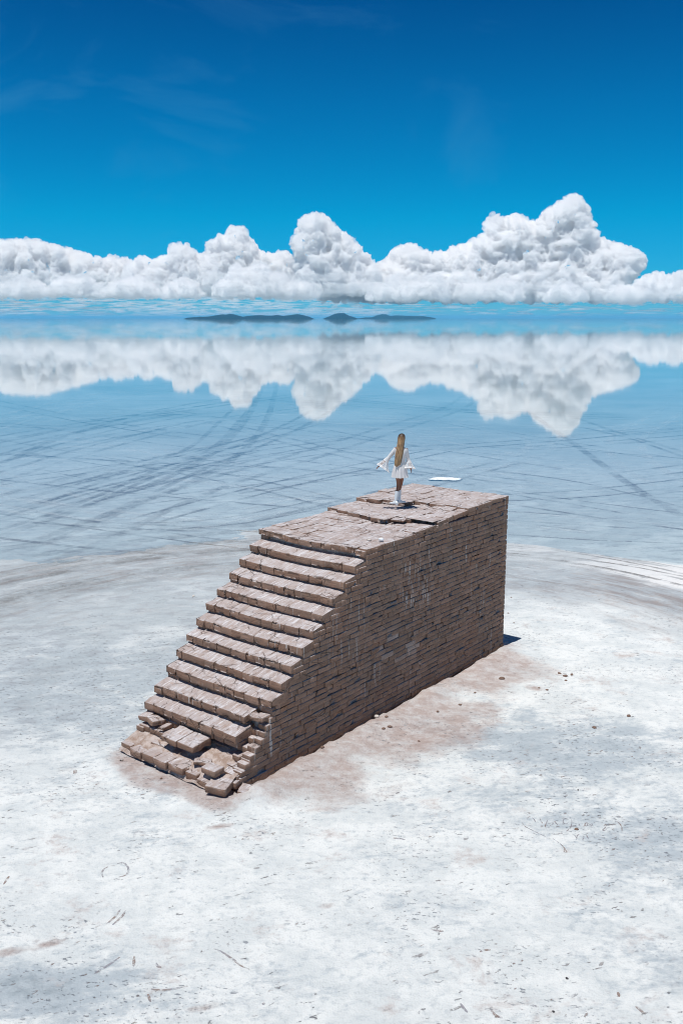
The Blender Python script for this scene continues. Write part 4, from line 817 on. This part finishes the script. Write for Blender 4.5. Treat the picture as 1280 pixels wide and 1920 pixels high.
cloud('cumulus_cloud', [(690, 550), (705, 500), (725, 488), (740, 470), (755, 461), (775, 460), (795, 472), (810, 481), (820, 472), (840, 476), (850, 461), (865, 463), (880, 456), (900, 446), (915, 436), (917, 408), (926, 402), (940, 410), (965, 405), (985, 411), (1005, 421), (1020, 400), (1040, 386), (1060, 372), (1085, 366), (1095, 375), (1100, 395), (1108, 410), (1111, 430), (1125, 450), (1150, 460), (1175, 465), (1195, 475), (1206, 482), (1211, 492), (1214, 548)], 548, CD + 600, 2400, 20, M_cloud, 'largest cumulus mass on the right, rising to one tall peak', 5)
cloud('cumulus_cloud', [(1125, 560), (1132, 548), (1145, 540), (1160, 534), (1180, 540), (1195, 528), (1210, 518), (1232, 511), (1250, 520), (1270, 511), (1300, 514), (1360, 530), (1380, 560)], 560, CD - 2500, 560, 11, M_cloud, 'low separate cumulus at the far right edge', 6)
cloud('cumulus_cloud', [(395, 556), (402, 540), (413, 524), (424, 519), (430, 506), (445, 494), (455, 504), (464, 510), (475, 498), (490, 494), (502, 499), (512, 514), (530, 512), (545, 524), (560, 534), (575, 530), (590, 542), (604, 556)], 553, CD - 3800, 520, 12, M_cloud, 'bright lumpy cumulus low in front of the rounded dome', 7)
cloud('cumulus_cloud', [(685, 560), (692, 540), (702, 530), (716, 536), (724, 526), (742, 518), (760, 532), (778, 527), (795, 516), (815, 514), (830, 528), (838, 544), (848, 560)], 557, CD - 3600, 480, 11, M_cloud, 'low pair of rounded puffs left of and below the largest cumulus mass', 8)
cloud('cumulus_cloud', [(852, 560), (860, 536), (878, 524), (900, 528), (915, 536), (932, 524), (960, 528), (975, 544), (985, 560)], 558, CD - 3200, 380, 10, M_cloud, 'low double puff under the middle of the largest cumulus mass', 18)
cloud('cumulus_cloud', [(1012, 562), (1022, 552), (1036, 540), (1048, 534), (1064, 531), (1078, 538), (1092, 546), (1104, 562)], 560, CD - 3300, 200, 12, M_cloud, 'small puff under the tall peak of the largest cumulus mass', 28)
cloud('cumulus_cloud', [(-60, 545), (-20, 528), (10, 535), (40, 520), (70, 526), (90, 540), (120, 522), (150, 514), (175, 524), (200, 540), (225, 528), (258, 520), (285, 530), (300, 548), (325, 526), (348, 518), (372, 534), (396, 560)], 552, CD - 3300, 800, 11, M_cloud, 'low ragged cumulus layer under the bank at the far left', 9)
cloud('cumulus_cloud', [(590, 558), (610, 540), (640, 528), (662, 512), (690, 508), (720, 515), (760, 510), (800, 514), (850, 508), (900, 512), (960, 506), (1010, 510), (1060, 508), (1110, 518), (1150, 530), (1175, 558)], 560, CD + 100, 900, 17, M_cloud, 'flat shaded shelf of cloud running under the largest cumulus mass', 10)
# thin veils of vapour drifting in front of the lower half of the clouds
M_veil = mat_cloud('veil_vapour', .0011); rn = np.random.RandomState(8); V = []; F = []; m = 0
bm0 = bmesh.new(); bmesh.ops.create_icosphere(bm0, subdivisions=3, radius=1); sv = np.array([v.co[:] for v in bm0.verts]); sf = np.array([[v.index for v in f.verts] for f in bm0.faces]); bm0.free()
for i in range(110):
    px = rn.uniform(-40, 1320); py = rn.uniform(506, 556); dist = CD - 5200 + rn.uniform(-600, 400); k = dist / FPX; d = ray(px, py); c = CAM + d / math.hypot(d.x, d.y) * dist
    S_ = sv * (1 + .45 * fbm(sv * 1.8 + i, 15, 4))[:, None] * np.array([rn.uniform(18, 60) * k, rn.uniform(10, 22) * k, rn.uniform(2.5, 7) * k]); c2, s2 = math.cos(HEAD), math.sin(HEAD)
    S_ = np.stack([S_[:, 0] * c2 - S_[:, 1] * s2, S_[:, 0] * s2 + S_[:, 1] * c2, S_[:, 2]], 1) + np.array(c[:]); V.append(S_); F.append(sf + m); m += len(sv)
tag(mesh('cloud_veil', np.concatenate(V), np.concatenate(F).tolist(), M_veil), 'thin translucent vapour drifting in front of the lower clouds', 'cloud', kind='stuff')
# thin broken layer far beyond them, nearly at the horizon
rn = np.random.RandomState(5); V = []; F = []; m = 0
bm0 = bmesh.new(); bmesh.ops.create_icosphere(bm0, subdivisions=2, radius=1); sv = np.array([v.co[:] for v in bm0.verts]); sf = np.array([[v.index for v in f.verts] for f in bm0.faces]); bm0.free()
for i in range(2000):
    px = rn.uniform(-80, 1380); py = 594 - 48 * rn.rand() ** .9; dist = 47500 + rn.uniform(0, 15000); k = dist / FPX
    if px > 720 and rn.rand() < .6: continue
    d = ray(px, py); c = CAM + d / math.hypot(d.x, d.y) * dist; w_ = rn.uniform(5, 22) * k * (1.2 - (594 - py) / 110); h_ = rn.uniform(.7, 1.8) * k
    S_ = sv * (1 + .5 * fbm(sv * 2.2 + i, 5, 3))[:, None] * np.array([w_, h_ * 3, h_]); a_ = HEAD; c2, s2 = math.cos(a_), math.sin(a_)
    S_ = np.stack([S_[:, 0] * c2 - S_[:, 1] * s2, S_[:, 0] * s2 + S_[:, 1] * c2, S_[:, 2]], 1) + np.array(c[:]); V.append(S_); F.append(sf + m); m += len(sv)
far = mesh('distant_clouds', np.concatenate(V), np.concatenate(F).tolist(), M_cloud_far); tag(far, 'thin pale streaks of distant cloud just above the horizon', 'cloud', kind='stuff')

# ================================================================== air
t = NT('air'); pv = t.n('ShaderNodeVolumePrincipled'); pv.inputs['Color'].default_value = (.19, .62, .97, 1); pv.inputs['Density'].default_value = 4.5e-5; pv.inputs['Anisotropy'].default_value = .1
t.l(pv.outputs[0], t.out.inputs['Volume']); M_air = t.m
x0, x1, y0, y1, z0, z1 = -46200, 30200, -8200, 46200, -1.2, 95
V = [(a, b, c) for a in (x0, x1) for b in (y0, y1) for c in (z0, z1)]
tag(mesh('haze', V, [(0, 1, 3, 2), (4, 6, 7, 5), (0, 4, 5, 1), (2, 3, 7, 6), (0, 2, 6, 4), (1, 5, 7, 3)], M_air, smooth=False), kind='stuff')
